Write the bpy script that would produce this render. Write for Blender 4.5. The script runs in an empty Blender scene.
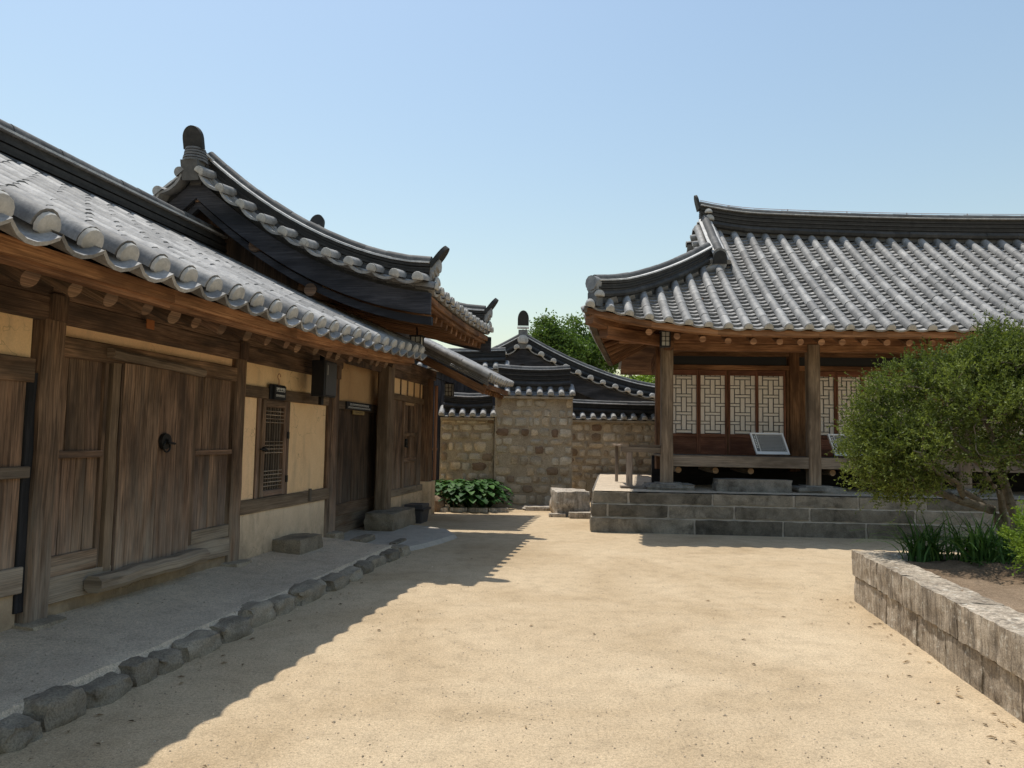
import bpy, math, random
import numpy as np
from mathutils import Vector, Matrix, noise

R = math.radians
scene = bpy.context.scene
col = scene.collection
rng = random.Random(7)
V = Vector

# ------------------------------------------------------------------ camera
cam_d = bpy.data.cameras.new('camera'); cam = bpy.data.objects.new('camera', cam_d); col.objects.link(cam)
cam_d.sensor_width = 36.0; cam_d.lens = 740.0 / 1024.0 * 36.0
cam_d.clip_start = 0.05; cam_d.clip_end = 2000
PITCH, ROLL = R(4.2), R(1.0)
cam.matrix_world = Matrix.Translation((0, 0, 1.55)) @ Matrix.Rotation(R(90) + PITCH, 4, 'X') @ Matrix.Rotation(ROLL, 4, 'Z')
scene.camera = cam

# ------------------------------------------------------------------ sky, sun, exposure
SUN_TO = V((-0.215, 0.30, 1.0)).normalized()
world = bpy.data.worlds.new('World'); scene.world = world; world.use_nodes = True
nt = world.node_tree; nt.nodes.clear()
sky = nt.nodes.new('ShaderNodeTexSky'); sky.sky_type = 'NISHITA'; sky.sun_disc = False
sky.sun_elevation = math.asin(SUN_TO.z); sky.sun_rotation = math.atan2(SUN_TO.x, SUN_TO.y)
sky.altitude = 50; sky.air_density = 1.85; sky.dust_density = 1.0; sky.ozone_density = 1.0
bg = nt.nodes.new('ShaderNodeBackground'); bg.inputs['Strength'].default_value = 0.135
wo = nt.nodes.new('ShaderNodeOutputWorld')
nt.links.new(sky.outputs[0], bg.inputs[0]); nt.links.new(bg.outputs[0], wo.inputs[0])
sun_d = bpy.data.lights.new('sun', 'SUN'); sun_d.energy = 4.0; sun_d.angle = R(0.53); sun_d.color = (1.0, 0.95, 0.87)
sun = bpy.data.objects.new('sun', sun_d); col.objects.link(sun)
sun.rotation_euler = (-SUN_TO).to_track_quat('-Z', 'Y').to_euler(); sun.location = (-6, 8, 25)
scene.view_settings.view_transform = 'Standard'; scene.view_settings.look = 'None'
scene.view_settings.exposure = 0.0; scene.view_settings.gamma = 1.0
scene.render.resolution_x, scene.render.resolution_y = 1024, 768
scene.render.engine = 'CYCLES'

# ------------------------------------------------------------------ node helpers / materials
class NT:
    def __init__(s, name):
        s.m = bpy.data.materials.new(name); s.m.use_nodes = True
        s.t = s.m.node_tree; s.t.nodes.clear()
        s.out = s.n('ShaderNodeOutputMaterial'); s.b = s.n('ShaderNodeBsdfPrincipled')
        s.l(s.b.outputs[0], s.out.inputs[0])
    def n(s, t, **k):
        x = s.t.nodes.new(t)
        for a, v in k.items(): setattr(x, a, v)
        return x
    def l(s, a, b): s.t.links.new(a, b)
    def uv(s): return s.n('ShaderNodeUVMap', uv_map='UV').outputs[0]
    def obj(s): return s.n('ShaderNodeTexCoord').outputs['Object']
    def pos(s): return s.n('ShaderNodeNewGeometry').outputs['Position']
    def map(s, v, sc):
        m = s.n('ShaderNodeMapping'); m.inputs['Scale'].default_value = sc; s.l(v, m.inputs[0]); return m.outputs[0]
    def noise(s, v, scale, detail=4, rough=.55, dist=0):
        x = s.n('ShaderNodeTexNoise'); s.l(v, x.inputs['Vector'])
        x.inputs['Scale'].default_value = scale; x.inputs['Detail'].default_value = detail
        x.inputs['Roughness'].default_value = rough; x.inputs['Distortion'].default_value = dist
        return x.outputs['Fac']
    def ramp(s, f, stops):
        r = s.n('ShaderNodeValToRGB'); e = r.color_ramp.elements
        while len(e) < len(stops): e.new(.5)
        for i, (p, c) in enumerate(stops):
            e[i].position = p; e[i].color = (c, c, c, 1) if isinstance(c, (int, float)) else (*c, 1)
        s.l(f, r.inputs[0]); return r.outputs[0]
    def mix(s, f, a, b, mode='MIX'):
        m = s.n('ShaderNodeMix', data_type='RGBA', blend_type=mode)
        for val, i in ((f, 0), (a, 6), (b, 7)):
            if isinstance(val, (int, float)): m.inputs[i].default_value = val if i == 0 else (val, val, val, 1)
            elif isinstance(val, tuple): m.inputs[i].default_value = (*val, 1)
            else: s.l(val, m.inputs[i])
        return m.outputs[2]
    def tint(s): return s.n('ShaderNodeVertexColor', layer_name='tint').outputs[0]
    def math(s, op, a, b=0.0):
        m = s.n('ShaderNodeMath', operation=op)
        for val, i in ((a, 0), (b, 1)):
            if isinstance(val, (int, float)): m.inputs[i].default_value = val
            else: s.l(val, m.inputs[i])
        return m.outputs[0]
    def bump(s, h, strength=.3, dist=.01):
        b = s.n('ShaderNodeBump'); b.inputs['Strength'].default_value = strength; b.inputs['Distance'].default_value = dist
        s.l(h, b.inputs['Height']); s.l(b.outputs[0], s.b.inputs['Normal'])
    def fin(s, c, rough=.8, spec=.3):
        if isinstance(c, tuple): s.b.inputs['Base Color'].default_value = (*c, 1)
        else: s.l(c, s.b.inputs['Base Color'])
        if isinstance(rough, (int, float)): s.b.inputs['Roughness'].default_value = rough
        else: s.l(rough, s.b.inputs['Roughness'])
        s.b.inputs['Specular IOR Level'].default_value = spec
        return s.m

def m_wood(name, dark, light, pale, weather=.5, spec=.25):
    k = NT(name); u = k.uv()
    g1 = k.noise(k.map(u, (1.1, 26, 1)), 2.2, 6, .62, .7)
    g2 = k.noise(k.map(u, (.5, 90, 1)), 1.5, 3, .5, .3)
    base = k.ramp(g1, [(.34, dark), (.5, tuple((a + b) / 2 for a, b in zip(dark, light))), (.66, light)])
    st = k.noise(k.map(u, (.8, 3, 1)), 1.4, 4, .6)
    base = k.mix(k.ramp(st, [(.40, 0), (.62, .9)]), base, tuple(x * .6 for x in dark))
    vo = k.n('ShaderNodeTexVoronoi'); k.l(k.map(u, (1.3, 5.5, 1)), vo.inputs['Vector']); vo.inputs['Scale'].default_value = 1.0
    base = k.mix(k.ramp(vo.outputs['Distance'], [(.05, .85), (.13, 0)]), base, tuple(x * .5 for x in dark))
    fine = k.ramp(g2, [(.36, .62), (.55, 1.0)])
    base = k.mix(.8, base, fine, 'MULTIPLY')
    # silvered, rain-washed wood near the ground and in streaks
    sp = k.n('ShaderNodeSeparateXYZ'); k.l(k.pos(), sp.inputs[0])
    zf = k.n('ShaderNodeMapRange'); k.l(sp.outputs[2], zf.inputs[0])
    zf.inputs[1].default_value = 1.3; zf.inputs[2].default_value = .25; zf.inputs[3].default_value = .12; zf.inputs[4].default_value = 1.0
    w = k.math('MULTIPLY', zf.outputs[0], k.ramp(k.noise(k.map(u, (.9, 7, 1)), 1.6, 5, .6), [(.32, .15), (.6, 1.0)]))
    w = k.math('MULTIPLY', w, weather)
    base = k.mix(w, base, k.mix(.85, pale, fine, 'MULTIPLY'))
    base = k.mix(1.0, base, k.tint(), 'MULTIPLY')
    k.bump(k.math('ADD', g1, k.math('MULTIPLY', g2, .6)), .55, .006)
    return k.fin(base, .78, spec)

MAT = {}
MAT['oldwood'] = m_wood('old_dark_timber', (.070, .038, .021), (.34, .205, .125), (.50, .43, .35), .62)
MAT['greywood'] = m_wood('silvered_timber', (.17, .125, .088), (.40, .315, .235), (.52, .465, .39), .8)
MAT['redwood'] = m_wood('red_brown_pine', (.20, .088, .038), (.53, .275, .135), (.42, .34, .26), .25)
MAT['doorred'] = m_wood('dark_red_door_wood', (.19, .075, .045), (.31, .135, .08), (.3, .18, .12), .1)
MAT['darkwood'] = m_wood('near_black_timber', (.028, .029, .034), (.075, .075, .082), (.08, .08, .085), .1)  # near-black, faintly blue base colour

def m_tile():
    k = NT('fired_roof_tile'); p = k.pos()
    n1 = k.noise(p, 9, 5, .65); n2 = k.noise(p, 60, 3, .6)
    c = k.ramp(n1, [(.3, (.21, .208, .205)), (.55, (.325, .318, .305)), (.75, (.43, .415, .39))])
    c = k.mix(.5, c, k.ramp(n2, [(.35, .7), (.65, 1.15)]), 'MULTIPLY')
    lich = k.ramp(k.noise(p, 23, 5, .7), [(.60, 0), (.70, .5)])
    c = k.mix(lich, c, (.42, .40, .36)); k.b.inputs['Metallic'].default_value = .2
    c = k.mix(1.0, c, k.tint(), 'MULTIPLY')
    k.bump(n2, .25, .004)
    return k.fin(c, .72, .3)
MAT['tile'] = m_tile()

def m_plaster(name, c0, c1, stain, sc=1.0):
    k = NT(name); p = k.pos()
    n = k.noise(p, 1.7 * sc, 6, .62, .4); f = k.noise(p, 70, 4, .7)
    c = k.ramp(n, [(.3, c0), (.7, c1)])
    s = k.ramp(k.noise(k.map(p, (3, 3, .9)), 1.5, 5, .65), [(.52, 0), (.72, .7)])
    c = k.mix(s, c, stain)
    c = k.mix(.5, c, k.ramp(f, [(.3, .75), (.7, 1.08)]), 'MULTIPLY')
    sp = k.n('ShaderNodeSeparateXYZ'); k.l(p, sp.inputs[0]); mr = k.n('ShaderNodeMapRange'); k.l(sp.outputs[2], mr.inputs[0])
    mr.inputs[1].default_value = .62; mr.inputs[2].default_value = .16; mr.inputs[3].default_value = 0; mr.inputs[4].default_value = 1
    c = k.mix(k.math('MULTIPLY', mr.outputs[0], k.ramp(k.noise(p, 5, 5, .7), [(.36, .1), (.62, .85)])), c, tuple(x * .8 for x in stain))
    vc = k.n('ShaderNodeTexVoronoi', feature='DISTANCE_TO_EDGE'); wv = k.n('ShaderNodeVectorMath', operation='ADD'); k.l(p, wv.inputs[0])
    nv = k.n('ShaderNodeTexNoise'); k.l(p, nv.inputs['Vector']); nv.inputs['Scale'].default_value = 6; sv = k.n('ShaderNodeVectorMath', operation='SCALE'); k.l(nv.outputs['Color'], sv.inputs[0]); sv.inputs['Scale'].default_value = .3; k.l(sv.outputs[0], wv.inputs[1])
    k.l(wv.outputs[0], vc.inputs['Vector']); vc.inputs['Scale'].default_value = 1.7
    crack = k.math('MULTIPLY', k.ramp(vc.outputs['Distance'], [(.0, .8), (.006, 0)]), k.ramp(k.noise(p, 1.3, 2, .5), [(.45, 0), (.6, 1)]))
    c = k.mix(crack, c, tuple(x * .35 for x in stain))
    c = k.mix(1.0, c, k.tint(), 'MULTIPLY')
    k.bump(f, .35, .004)
    return k.fin(c, .92, .15)
MAT['ochre'] = m_plaster('ochre_clay_plaster', (.74, .50, .28), (.86, .62, .37), (.56, .40, .25))
MAT['lime'] = m_plaster('white_lime_plaster', (.38, .365, .33), (.56, .535, .49), (.22, .21, .19), 9)
MAT['lowwall'] = m_plaster('stained_clay_plaster', (.62, .47, .31), (.76, .60, .42), (.38, .29, .20))

def m_stone(name, c0, c1, dark, sc=1.0, tint=True, bumpd=.012, streak=0.0):
    k = NT(name); p = k.pos()
    n = k.noise(p, 5 * sc, 6, .65); f = k.noise(p, 85 * sc, 3, .75); d = k.noise(p, 2.1 * sc, 5, .7, .5)
    c = k.ramp(n, [(.3, c0), (.7, c1)])
    c = k.mix(k.ramp(d, [(.48, 0), (.66, .8)]), c, dark)
    c = k.mix(.75, c, k.ramp(f, [(.34, .5), (.62, 1.2)]), 'MULTIPLY')
    if streak:
        c = k.mix(streak, c, k.ramp(k.noise(k.map(p, (22, 22, 2.2)), 1.0, 5, .7), [(.36, .35), (.58, 1.12)]), 'MULTIPLY')
        wl = k.ramp(k.noise(p, 16, 4, .7), [(.58, 0), (.66, .55)]); c = k.mix(wl, c, tuple(min(.8, x * 1.5) for x in c1))
    if tint: c = k.mix(1.0, c, k.tint(), 'MULTIPLY')
    k.bump(k.math('ADD', n, k.math('MULTIPLY', f, .5)), .7, bumpd)
    return k.fin(c, .88, .25)
MAT['granite'] = m_stone('weathered_granite', (.18, .165, .138), (.34, .31, .265), (.075, .068, .056))
MAT['planterstone'] = m_stone('lichen_granite', (.40, .34, .27), (.66, .585, .49), (.19, .155, .12), streak=.8)
MAT['kerbstone'] = m_stone('field_stone', (.33, .275, .20), (.45, .385, .29), (.18, .15, .11))
MAT['rubble'] = m_stone('rubble_wall_stone', (.56, .48, .36), (.76, .68, .55), (.36, .29, .21))
MAT['mud'] = m_stone('clay_mortar', (.42, .34, .24), (.56, .47, .345), (.28, .22, .16), .7)

def m_sand(name, c0, c1, c2, speck=.8, dark=(.16, .12, .085)):
    k = NT(name); p = k.pos()
    big = k.noise(p, .55, 5, .6, .6); mid = k.noise(k.map(p, (1, 1.0, 1)), 5.5, 6, .68); gr = k.noise(p, 120, 3, .7); g2 = k.noise(p, 48, 4, .75)
    c = k.ramp(big, [(.3, c0), (.5, c1), (.72, c2)])
    c = k.mix(.7, c, k.ramp(mid, [(.3, .76), (.5, 1.0), (.7, 1.12)]), 'MULTIPLY')
    c = k.mix(speck, c, k.ramp(gr, [(.3, .55), (.5, 1.0), (.7, 1.3)]), 'MULTIPLY')
    c = k.mix(speck, c, k.ramp(g2, [(.3, .6), (.5, 1.0), (.72, 1.22)]), 'MULTIPLY')
    v = k.n('ShaderNodeTexVoronoi'); k.l(p, v.inputs['Vector']); v.inputs['Scale'].default_value = 17; v.inputs['Randomness'].default_value = 1
    rare = k.math('MULTIPLY', k.ramp(v.outputs['Distance'], [(.10, 1), (.16, 0)]), k.ramp(k.noise(p, 3.3, 3, .6), [(.5, 0), (.62, .45)]))
    c = k.mix(rare, c, dark)
    h = k.math('ADD', k.math('MULTIPLY', mid, 1.2), k.math('ADD', k.math('MULTIPLY', gr, .35), k.math('MULTIPLY', g2, .5)))
    k.bump(h, .55, .03)
    return k.fin(c, .95, .1)
MAT['sand'] = m_sand('compacted_sand', (.445, .33, .20), (.545, .418, .268), (.62, .49, .325))
MAT['earth'] = m_sand('packed_earth', (.52, .425, .315), (.61, .505, .38), (.70, .58, .43), .8, (.12, .11, .09))
MAT['soil'] = m_sand('dry_garden_soil', (.10, .07, .045), (.20, .14, .09), (.33, .245, .165), .9, (.07, .05, .035))
MAT['apron'] = m_sand('smooth_cement', (.42, .38, .31), (.49, .44, .37), (.54, .48, .39), .35)

def m_leaf(name, a, b, dark, transl=.3, rough=.5):
    k = NT(name)
    t = k.tint(); sp = k.n('ShaderNodeSeparateColor'); k.l(t, sp.inputs[0])
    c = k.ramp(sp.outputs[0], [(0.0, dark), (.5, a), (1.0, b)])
    k.fin(c, rough, .12)
    tr = k.n('ShaderNodeBsdfTranslucent'); k.l(k.mix(1.0, c, (1.35, 1.45, .7), 'MULTIPLY'), tr.inputs[0])
    ms = k.n('ShaderNodeMixShader'); ms.inputs[0].default_value = transl
    k.l(k.b.outputs[0], ms.inputs[1]); k.l(tr.outputs[0], ms.inputs[2]); k.l(ms.outputs[0], k.out.inputs[0])
    return k.m
MAT['yew'] = m_leaf('fine_shrub_leaf', (.098, .125, .030), (.25, .29, .08), (.020, .030, .011))
MAT['lime_leaf'] = m_leaf('yellow_green_leaf', (.20, .29, .045), (.30, .40, .08), (.08, .13, .02))
MAT['blade'] = m_leaf('grass_blade', (.06, .13, .035), (.15, .26, .075), (.02, .05, .014), .25)
MAT['hosta'] = m_leaf('broad_glossy_leaf', (.035, .095, .025), (.09, .19, .045), (.012, .035, .010), .12, .55)
MAT['treeleaf'] = m_leaf('tree_leaf', (.085, .14, .034), (.17, .25, .06), (.03, .055, .016))

def m_plain(name, c, rough=.6, spec=.4, metal=0.0, nz=.25, sc=30):
    k = NT(name); n = k.noise(k.pos(), sc, 4, .6)
    cc = k.mix(nz, c, k.ramp(n, [(.3, .55), (.7, 1.25)]), 'MULTIPLY')
    cc = k.mix(1.0, cc, k.tint(), 'MULTIPLY')
    k.b.inputs['Metallic'].default_value = metal
    return k.fin(cc, rough, spec)
MAT['bark'] = m_stone('shrub_bark', (.16, .13, .095), (.30, .25, .19), (.07, .055, .04), 3)
MAT['black'] = m_plain('matt_black_metal', (.012, .013, .016), .5, .4)
MAT['charcoal'] = m_plain('charcoal_plastic', (.05, .05, .055), .5, .4)
MAT['iron'] = m_plain('wrought_iron', (.02, .019, .018), .55, .5, .6)
MAT['paper'] = m_plain('door_paper', (.86, .77, .68), .9, .1, 0, .12, 14)
MAT['white'] = m_plain('white_painted_frame', (.78, .80, .82), .45, .4, 0, .06)
MAT['letter'] = m_plain('white_lettering', (.72, .72, .70), .6, .2, 0, .05)
MAT['panel'] = m_plain('grey_printed_panel', (.30, .30, .29), .4, .4, 0, .15)
MAT['brass'] = m_plain('brass_plate', (.42, .30, .13), .45, .5, .3)
MAT['copper'] = m_plain('copper_pipe', (.34, .17, .10), .55, .4, .2)
MAT['glass'] = m_plain('frosted_lantern_pane', (.55, .54, .48), .4, .4)
MAT['dirtpaper'] = m_plain('terracotta_plug', (.42, .16, .06), .8, .2)

# ------------------------------------------------------------------ mesh builder
class MB:
    def __init__(s): s.v = []; s.f = []; s.uv = []; s.t = []; s.sm = []
    def add(s, vs, fs, uvs=None, tint=(1, 1, 1), smooth=True):
        o = len(s.v); s.v.extend([tuple(p) for p in vs])
        if isinstance(tint, (int, float)): tint = (tint,) * 3
        for i, f in enumerate(fs):
            s.f.append(tuple(o + j for j in f))
            s.uv.append(uvs[i] if uvs else [(0, 0)] * len(f)); s.t.append(tint); s.sm.append(smooth)
    def mesh(s, name, mat, off=V((0, 0, 0)), sharp=38):
        me = bpy.data.meshes.new(name)
        me.from_pydata([(a - off.x, b - off.y, c - off.z) for a, b, c in s.v], [], s.f)
        ul = me.uv_layers.new(name='UV'); a = np.array([c for u in s.uv for c in u], dtype=np.float32).ravel()
        ul.data.foreach_set('uv', a)
        at = me.color_attributes.new('tint', 'FLOAT_COLOR', 'CORNER')
        lens = [len(f) for f in s.f]
        tc = np.repeat(np.array([(*t, 1) for t in s.t], dtype=np.float32), lens, axis=0)
        at.data.foreach_set('color', tc.ravel())
        me.polygons.foreach_set('use_smooth', s.sm)
        me.validate(); me.update()
        try: me.set_sharp_from_angle(angle=R(sharp))
        except Exception: pass
        if mat: me.materials.append(MAT[mat])
        return me

def rnd(a, b): return rng.uniform(a, b)
def wt(lo=.85, hi=1.15):
    b = rnd(lo, hi); return (b * rnd(.97, 1.03), b, b * rnd(.95, 1.04))

def beam(mb, p0, p1, w, h, up=(0, 0, 1), ch=.008, tint=None, seg=1, jit=0.0, taper=1.0):
    """chamfered timber from p0 to p1; w = width across, h = height along up"""
    p0, p1 = V(p0), V(p1); T = (p1 - p0); L = T.length; T.normalize(); up = V(up)
    if abs(T.dot(up)) > .95: up = V((0, 1, 0)) if abs(T.y) < .9 else V((1, 0, 0))
    X = T.cross(up).normalized(); Z = X.cross(T).normalized()
    ch = min(ch, w * .3, h * .3); a, b = w / 2, h / 2
    prof = [(-a + ch, -b), (a - ch, -b), (a, -b + ch), (a, b - ch), (a - ch, b), (-a + ch, b), (-a, b - ch), (-a, -b + ch)]
    per = [0]
    for i in range(8):
        q, r = prof[i], prof[(i + 1) % 8]; per.append(per[-1] + math.hypot(q[0] - r[0], q[1] - r[1]))
    vs, fs, uvs = [], [], []; u0, v0 = rnd(0, 50), rnd(0, 50)
    for k in range(seg + 1):
        f = k / seg; c = p0.lerp(p1, f); sc = 1 + (taper - 1) * f
        if jit: c = c + X * rnd(-jit, jit) + Z * rnd(-jit, jit); sc *= 1 + rnd(-jit, jit) * 2
        for x, z in prof: vs.append(c + X * x * sc + Z * z * sc)
    for k in range(seg):
        for i in range(8):
            j = (i + 1) % 8
            fs.append((k * 8 + i, k * 8 + j, (k + 1) * 8 + j, (k + 1) * 8 + i))
            ua, ub = u0 + L * k / seg, u0 + L * (k + 1) / seg
            uvs.append([(ua, v0 + per[i]), (ua, v0 + per[i + 1]), (ub, v0 + per[i + 1]), (ub, v0 + per[i])])
    fs.append(tuple(range(7, -1, -1))); uvs.append([(u0 + prof[i][0] * .15, v0 + prof[i][1]) for i in range(7, -1, -1)])
    fs.append(tuple(seg * 8 + i for i in range(8))); uvs.append([(u0 + prof[i][0] * .15, v0 + prof[i][1]) for i in range(8)])
    mb.add(vs, fs, uvs, tint or wt(), smooth=False)

def box(mb, lo, hi, axis=None, ch=.006, tint=None, seg=1, jit=0):
    lo, hi = V(lo), V(hi); d = hi - lo
    if axis is None: axis = max(range(3), key=lambda i: d[i])
    c = (lo + hi) / 2; p0, p1 = c.copy(), c.copy(); p0[axis] = lo[axis]; p1[axis] = hi[axis]
    if axis == 2: beam(mb, p0, p1, d.x, d.y, (0, 1, 0), ch, tint, seg, jit)
    elif axis == 0: beam(mb, p0, p1, d.y, d.z, (0, 0, 1), ch, tint, seg, jit)
    else: beam(mb, p0, p1, d.x, d.z, (0, 0, 1), ch, tint, seg, jit)

def rod(mb, p0, p1, r0, r1=None, n=12, tint=None, jit=0.0, seg=1, endtint=None):
    p0, p1 = V(p0), V(p1); r1 = r0 if r1 is None else r1; T = (p1 - p0); L = T.length; T.normalize()
    up = V((0, 0, 1)) if abs(T.z) < .9 else V((0, 1, 0)); X = T.cross(up).normalized(); Z = X.cross(T)
    u0, v0 = rnd(0, 50), rnd(0, 50); vs, fs, uvs = [], [], []
    for k in range(seg + 1):
        f = k / seg; c = p0.lerp(p1, f); r = r0 + (r1 - r0) * f
        if jit and 0 < k < seg: c = c + X * rnd(-jit, jit) + Z * rnd(-jit, jit)
        for i in range(n):
            a = 2 * math.pi * i / n; rr = r * (1 + rnd(-.03, .03)); vs.append(c + X * math.cos(a) * rr + Z * math.sin(a) * rr)
    pr = 2 * math.pi * max(r0, r1)
    for k in range(seg):
        for i in range(n):
            j = (i + 1) % n; fs.append((k * n + i, (k + 1) * n + i, (k + 1) * n + j, k * n + j))
            ua, ub, va, vb = u0 + L * k / seg, u0 + L * (k + 1) / seg, v0 + pr * i / n, v0 + pr * (i + 1) / n
            uvs.append([(ua, va), (ub, va), (ub, vb), (ua, vb)])
    t = tint or wt(); mb.add(vs, fs, uvs, t)
    et = endtint or t
    for k, rev in ((0, False), (seg, True)):
        ring = vs[k * n:(k + 1) * n]; idx = list(range(n)); idx = idx[::-1] if rev else idx
        mb.add(ring, [tuple(idx)], [[(u0 + .02 * math.cos(6.28 * i / n), v0 + .1 * math.sin(6.28 * i / n)) for i in idx]], et, smooth=False)

def sweep(mb, path, prof, tint=1.0, closed=True, up=V((0, 0, 1)), caps=True, smooth=True, lat=None):
    n = len(path); m = len(prof); vs, fs, uvs = [], [], []
    for i, p in enumerate(path):
        T = (path[min(i + 1, n - 1)] - path[max(i - 1, 0)]).normalized()
        X = lat if lat else T.cross(up).normalized()
        Z = X.cross(T).normalized()
        for x, z in prof: vs.append(p + X * x + Z * z)
    mm = m if closed else m - 1; acc = 0
    for i in range(n - 1):
        d = (path[i + 1] - path[i]).length
        for j in range(mm):
            k = (j + 1) % m
            fs.append((i * m + j, i * m + k, (i + 1) * m + k, (i + 1) * m + j)); uvs.append([(acc, j * .05), (acc, j * .05 + .05), (acc + d, j * .05 + .05), (acc + d, j * .05)])
        acc += d
    if caps and closed:
        fs.append(tuple(range(m - 1, -1, -1))); uvs.append([(0, 0)] * m)
        fs.append(tuple((n - 1) * m + j for j in range(m))); uvs.append([(0, 0)] * m)
    mb.add(vs, fs, uvs, tint, smooth)

def resample(path, step):
    out = [path[0]]; L = [0]
    for a, b in zip(path, path[1:]): L.append(L[-1] + (b - a).length)
    n = max(1, round(L[-1] / step)); out = []
    for k in range(n + 1):
        d = L[-1] * k / n
        for i in range(len(path) - 1):
            if d <= L[i + 1] + 1e-9:
                out.append(path[i].lerp(path[i + 1], (d - L[i]) / max(1e-9, L[i + 1] - L[i]))); break
    return out

def half_tiles(mb, path, r, tile=.3, bulge=1.0, n=8, full=False, t0=.9, t1=1.15):
    """round cover tiles laid end to end along a path, each a little conical"""
    pts = resample(path, tile)
    for i in range(len(pts) - 1):
        a, b = pts[i], pts[i + 1]; T = (b - a).normalized(); X = T.cross(V((0, 0, 1))).normalized(); Z = X.cross(T)
        j = V((rnd(-.004, .004), rnd(-.004, .004), rnd(-.004, .004))); vs = []; fs = []
        span = (0, 2 * math.pi) if full else (-.25, math.pi + .25)
        for c, rr in ((a - T * .012, r * 1.02), (b, r * .975)):
            for q in range(n + 1):
                an = span[0] + (span[1] - span[0]) * q / n
                vs.append(c + j + X * math.cos(an) * rr + Z * math.sin(an) * rr * bulge)
        for q in range(n): fs.append((q, n + 1 + q, n + 2 + q, q + 1))
        fs.append(tuple(range(n + 1))); fs.append(tuple(range(2 * n + 1, n, -1)))
        mb.add(vs, fs, None, rnd(t0, t1))

def ridge_stack(mb, path, w=.2, layers=4, lh=.045, top_r=.075, base_r=.08, mortar=True, drop=.05):
    """chakgo + stacked ridge tiles + round cover tiles"""
    up = V((0, 0, 1)); path = resample(path, .25)  # low tints below put ridge shade into the tile colour
    sh = lambda z: [p + up * z for p in path]
    sweep(mb, sh(0), [(-w / 2 + .02, -drop - .1), (w / 2 - .02, -drop - .1), (w / 2 - .02, .02), (-w / 2 + .02, .02)], .3)
    for s in (-1, 1):      # round tiles along the foot
        pp = []
        for i, p in enumerate(path):
            T = (path[min(i + 1, len(path) - 1)] - path[max(i - 1, 0)]).normalized(); X = T.cross(up).normalized()
            pp.append(p + X * s * (w / 2) + up * .0)
        half_tiles(mb, pp, base_r * .8, .32, 1.0, 8, True, .14, .24)
    z = .05
    for k in range(layers):
        ww = w / 2 + (.012 if k % 2 == 0 else .032) - k * .006
        sweep(mb, sh(z), [(-ww, 0), (ww, 0), (ww + .006, lh * .72), (-ww - .006, lh * .72)], rnd(.12, .2), smooth=False)
        sweep(mb, sh(z + lh * .6), [(-ww + .03, 0), (ww - .03, 0), (ww - .03, lh * .5), (-ww + .03, lh * .5)], .12, smooth=False)
        z += lh
    if mortar:
        ww = w / 2 + .035
        sweep(mb, sh(z), [(-ww, 0), (ww, 0), (ww, .022), (top_r, .034), (-top_r, .034), (-ww, .022)], 1.9, smooth=False)
        z += .03
    half_tiles(mb, sh(z + .015), top_r, .3, 1.05, 8, False, .28, .48)
    return z + top_r

def plate(mb, outline, o, X, Z, th, tint=1.0):
    X, Z = V(X).normalized(), V(Z).normalized(); Y = X.cross(Z).normalized(); n = len(outline)
    vs = [V(o) + X * x + Z * z + Y * (-th / 2) for x, z in outline] + [V(o) + X * x + Z * z + Y * (th / 2) for x, z in outline]
    fs = [tuple(range(n - 1, -1, -1)), tuple(range(n, 2 * n))] + [(i, (i + 1) % n, n + (i + 1) % n, n + i) for i in range(n)]
    mb.add(vs, fs, None, tint, smooth=False)

def arch(w, h, n=12, e=1.0):
    o = [(w / 2, 0)]
    for i in range(n + 1):
        a = math.pi * i / n; o.append((w / 2 * math.cos(a) * 1.0, h * .45 + h * .55 * math.sin(a)))
    o.append((-w / 2, 0)); return o

def rock(mb, c, size, n=6, rough=.12, rnd_=.35, seed=0, tint=1.0, rot=0.0, fr=1.6, smooth=True, wamp=0.0, wfr=7.0, ns=None):
    """rounded, irregular stone; n cells along an edge"""
    vs, fs, idx = [], [], {}
    def vid(p):
        k = tuple(round(x, 5) for x in p)
        if k not in idx:
            q = V(p); s = q.normalized() * 1.18; q2 = q.lerp(s, rnd_)
            nn = V(noise.noise_vector(q * fr + V((seed * 3.7, seed * 1.3, seed * 7.1)))); q2 += nn * rough
            nn = V(noise.noise_vector(q * fr * 3.3 + V((seed * 1.7, seed * 2.3, seed)))); q2 += nn * rough * .35
            q2 = V((q2.x * size[0] / 2, q2.y * size[1] / 2, q2.z * size[2] / 2))
            if wamp:
                w = V((q.x * size[0], q.y * size[1], q.z * size[2])) * .5 * wfr + V((seed * 3.1, seed, 0)); q2 += (V(noise.noise_vector(w)) + V(noise.noise_vector(w * 2.7)) * .5) * wamp
            q2.rotate(Matrix.Rotation(rot, 3, 'Z')); idx[k] = len(vs); vs.append(V(c) + q2)
        return idx[k]
    dims = ns or (n, n, n)
    for ax in range(3):
        for sg in (-1, 1):
            na, nb = dims[(ax + 1) % 3], dims[(ax + 2) % 3]
            for i in range(na):
                for j in range(nb):
                    q = []
                    for di, dj in ((0, 0), (1, 0), (1, 1), (0, 1)):
                        p = [0, 0, 0]; p[ax] = sg; p[(ax + 1) % 3] = -1 + 2 * (i + di) / na; p[(ax + 2) % 3] = -1 + 2 * (j + dj) / nb; q.append(vid(p))
                    fs.append(tuple(q if sg > 0 else q[::-1]))
    mb.add(vs, fs, None, tint, smooth)

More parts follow.
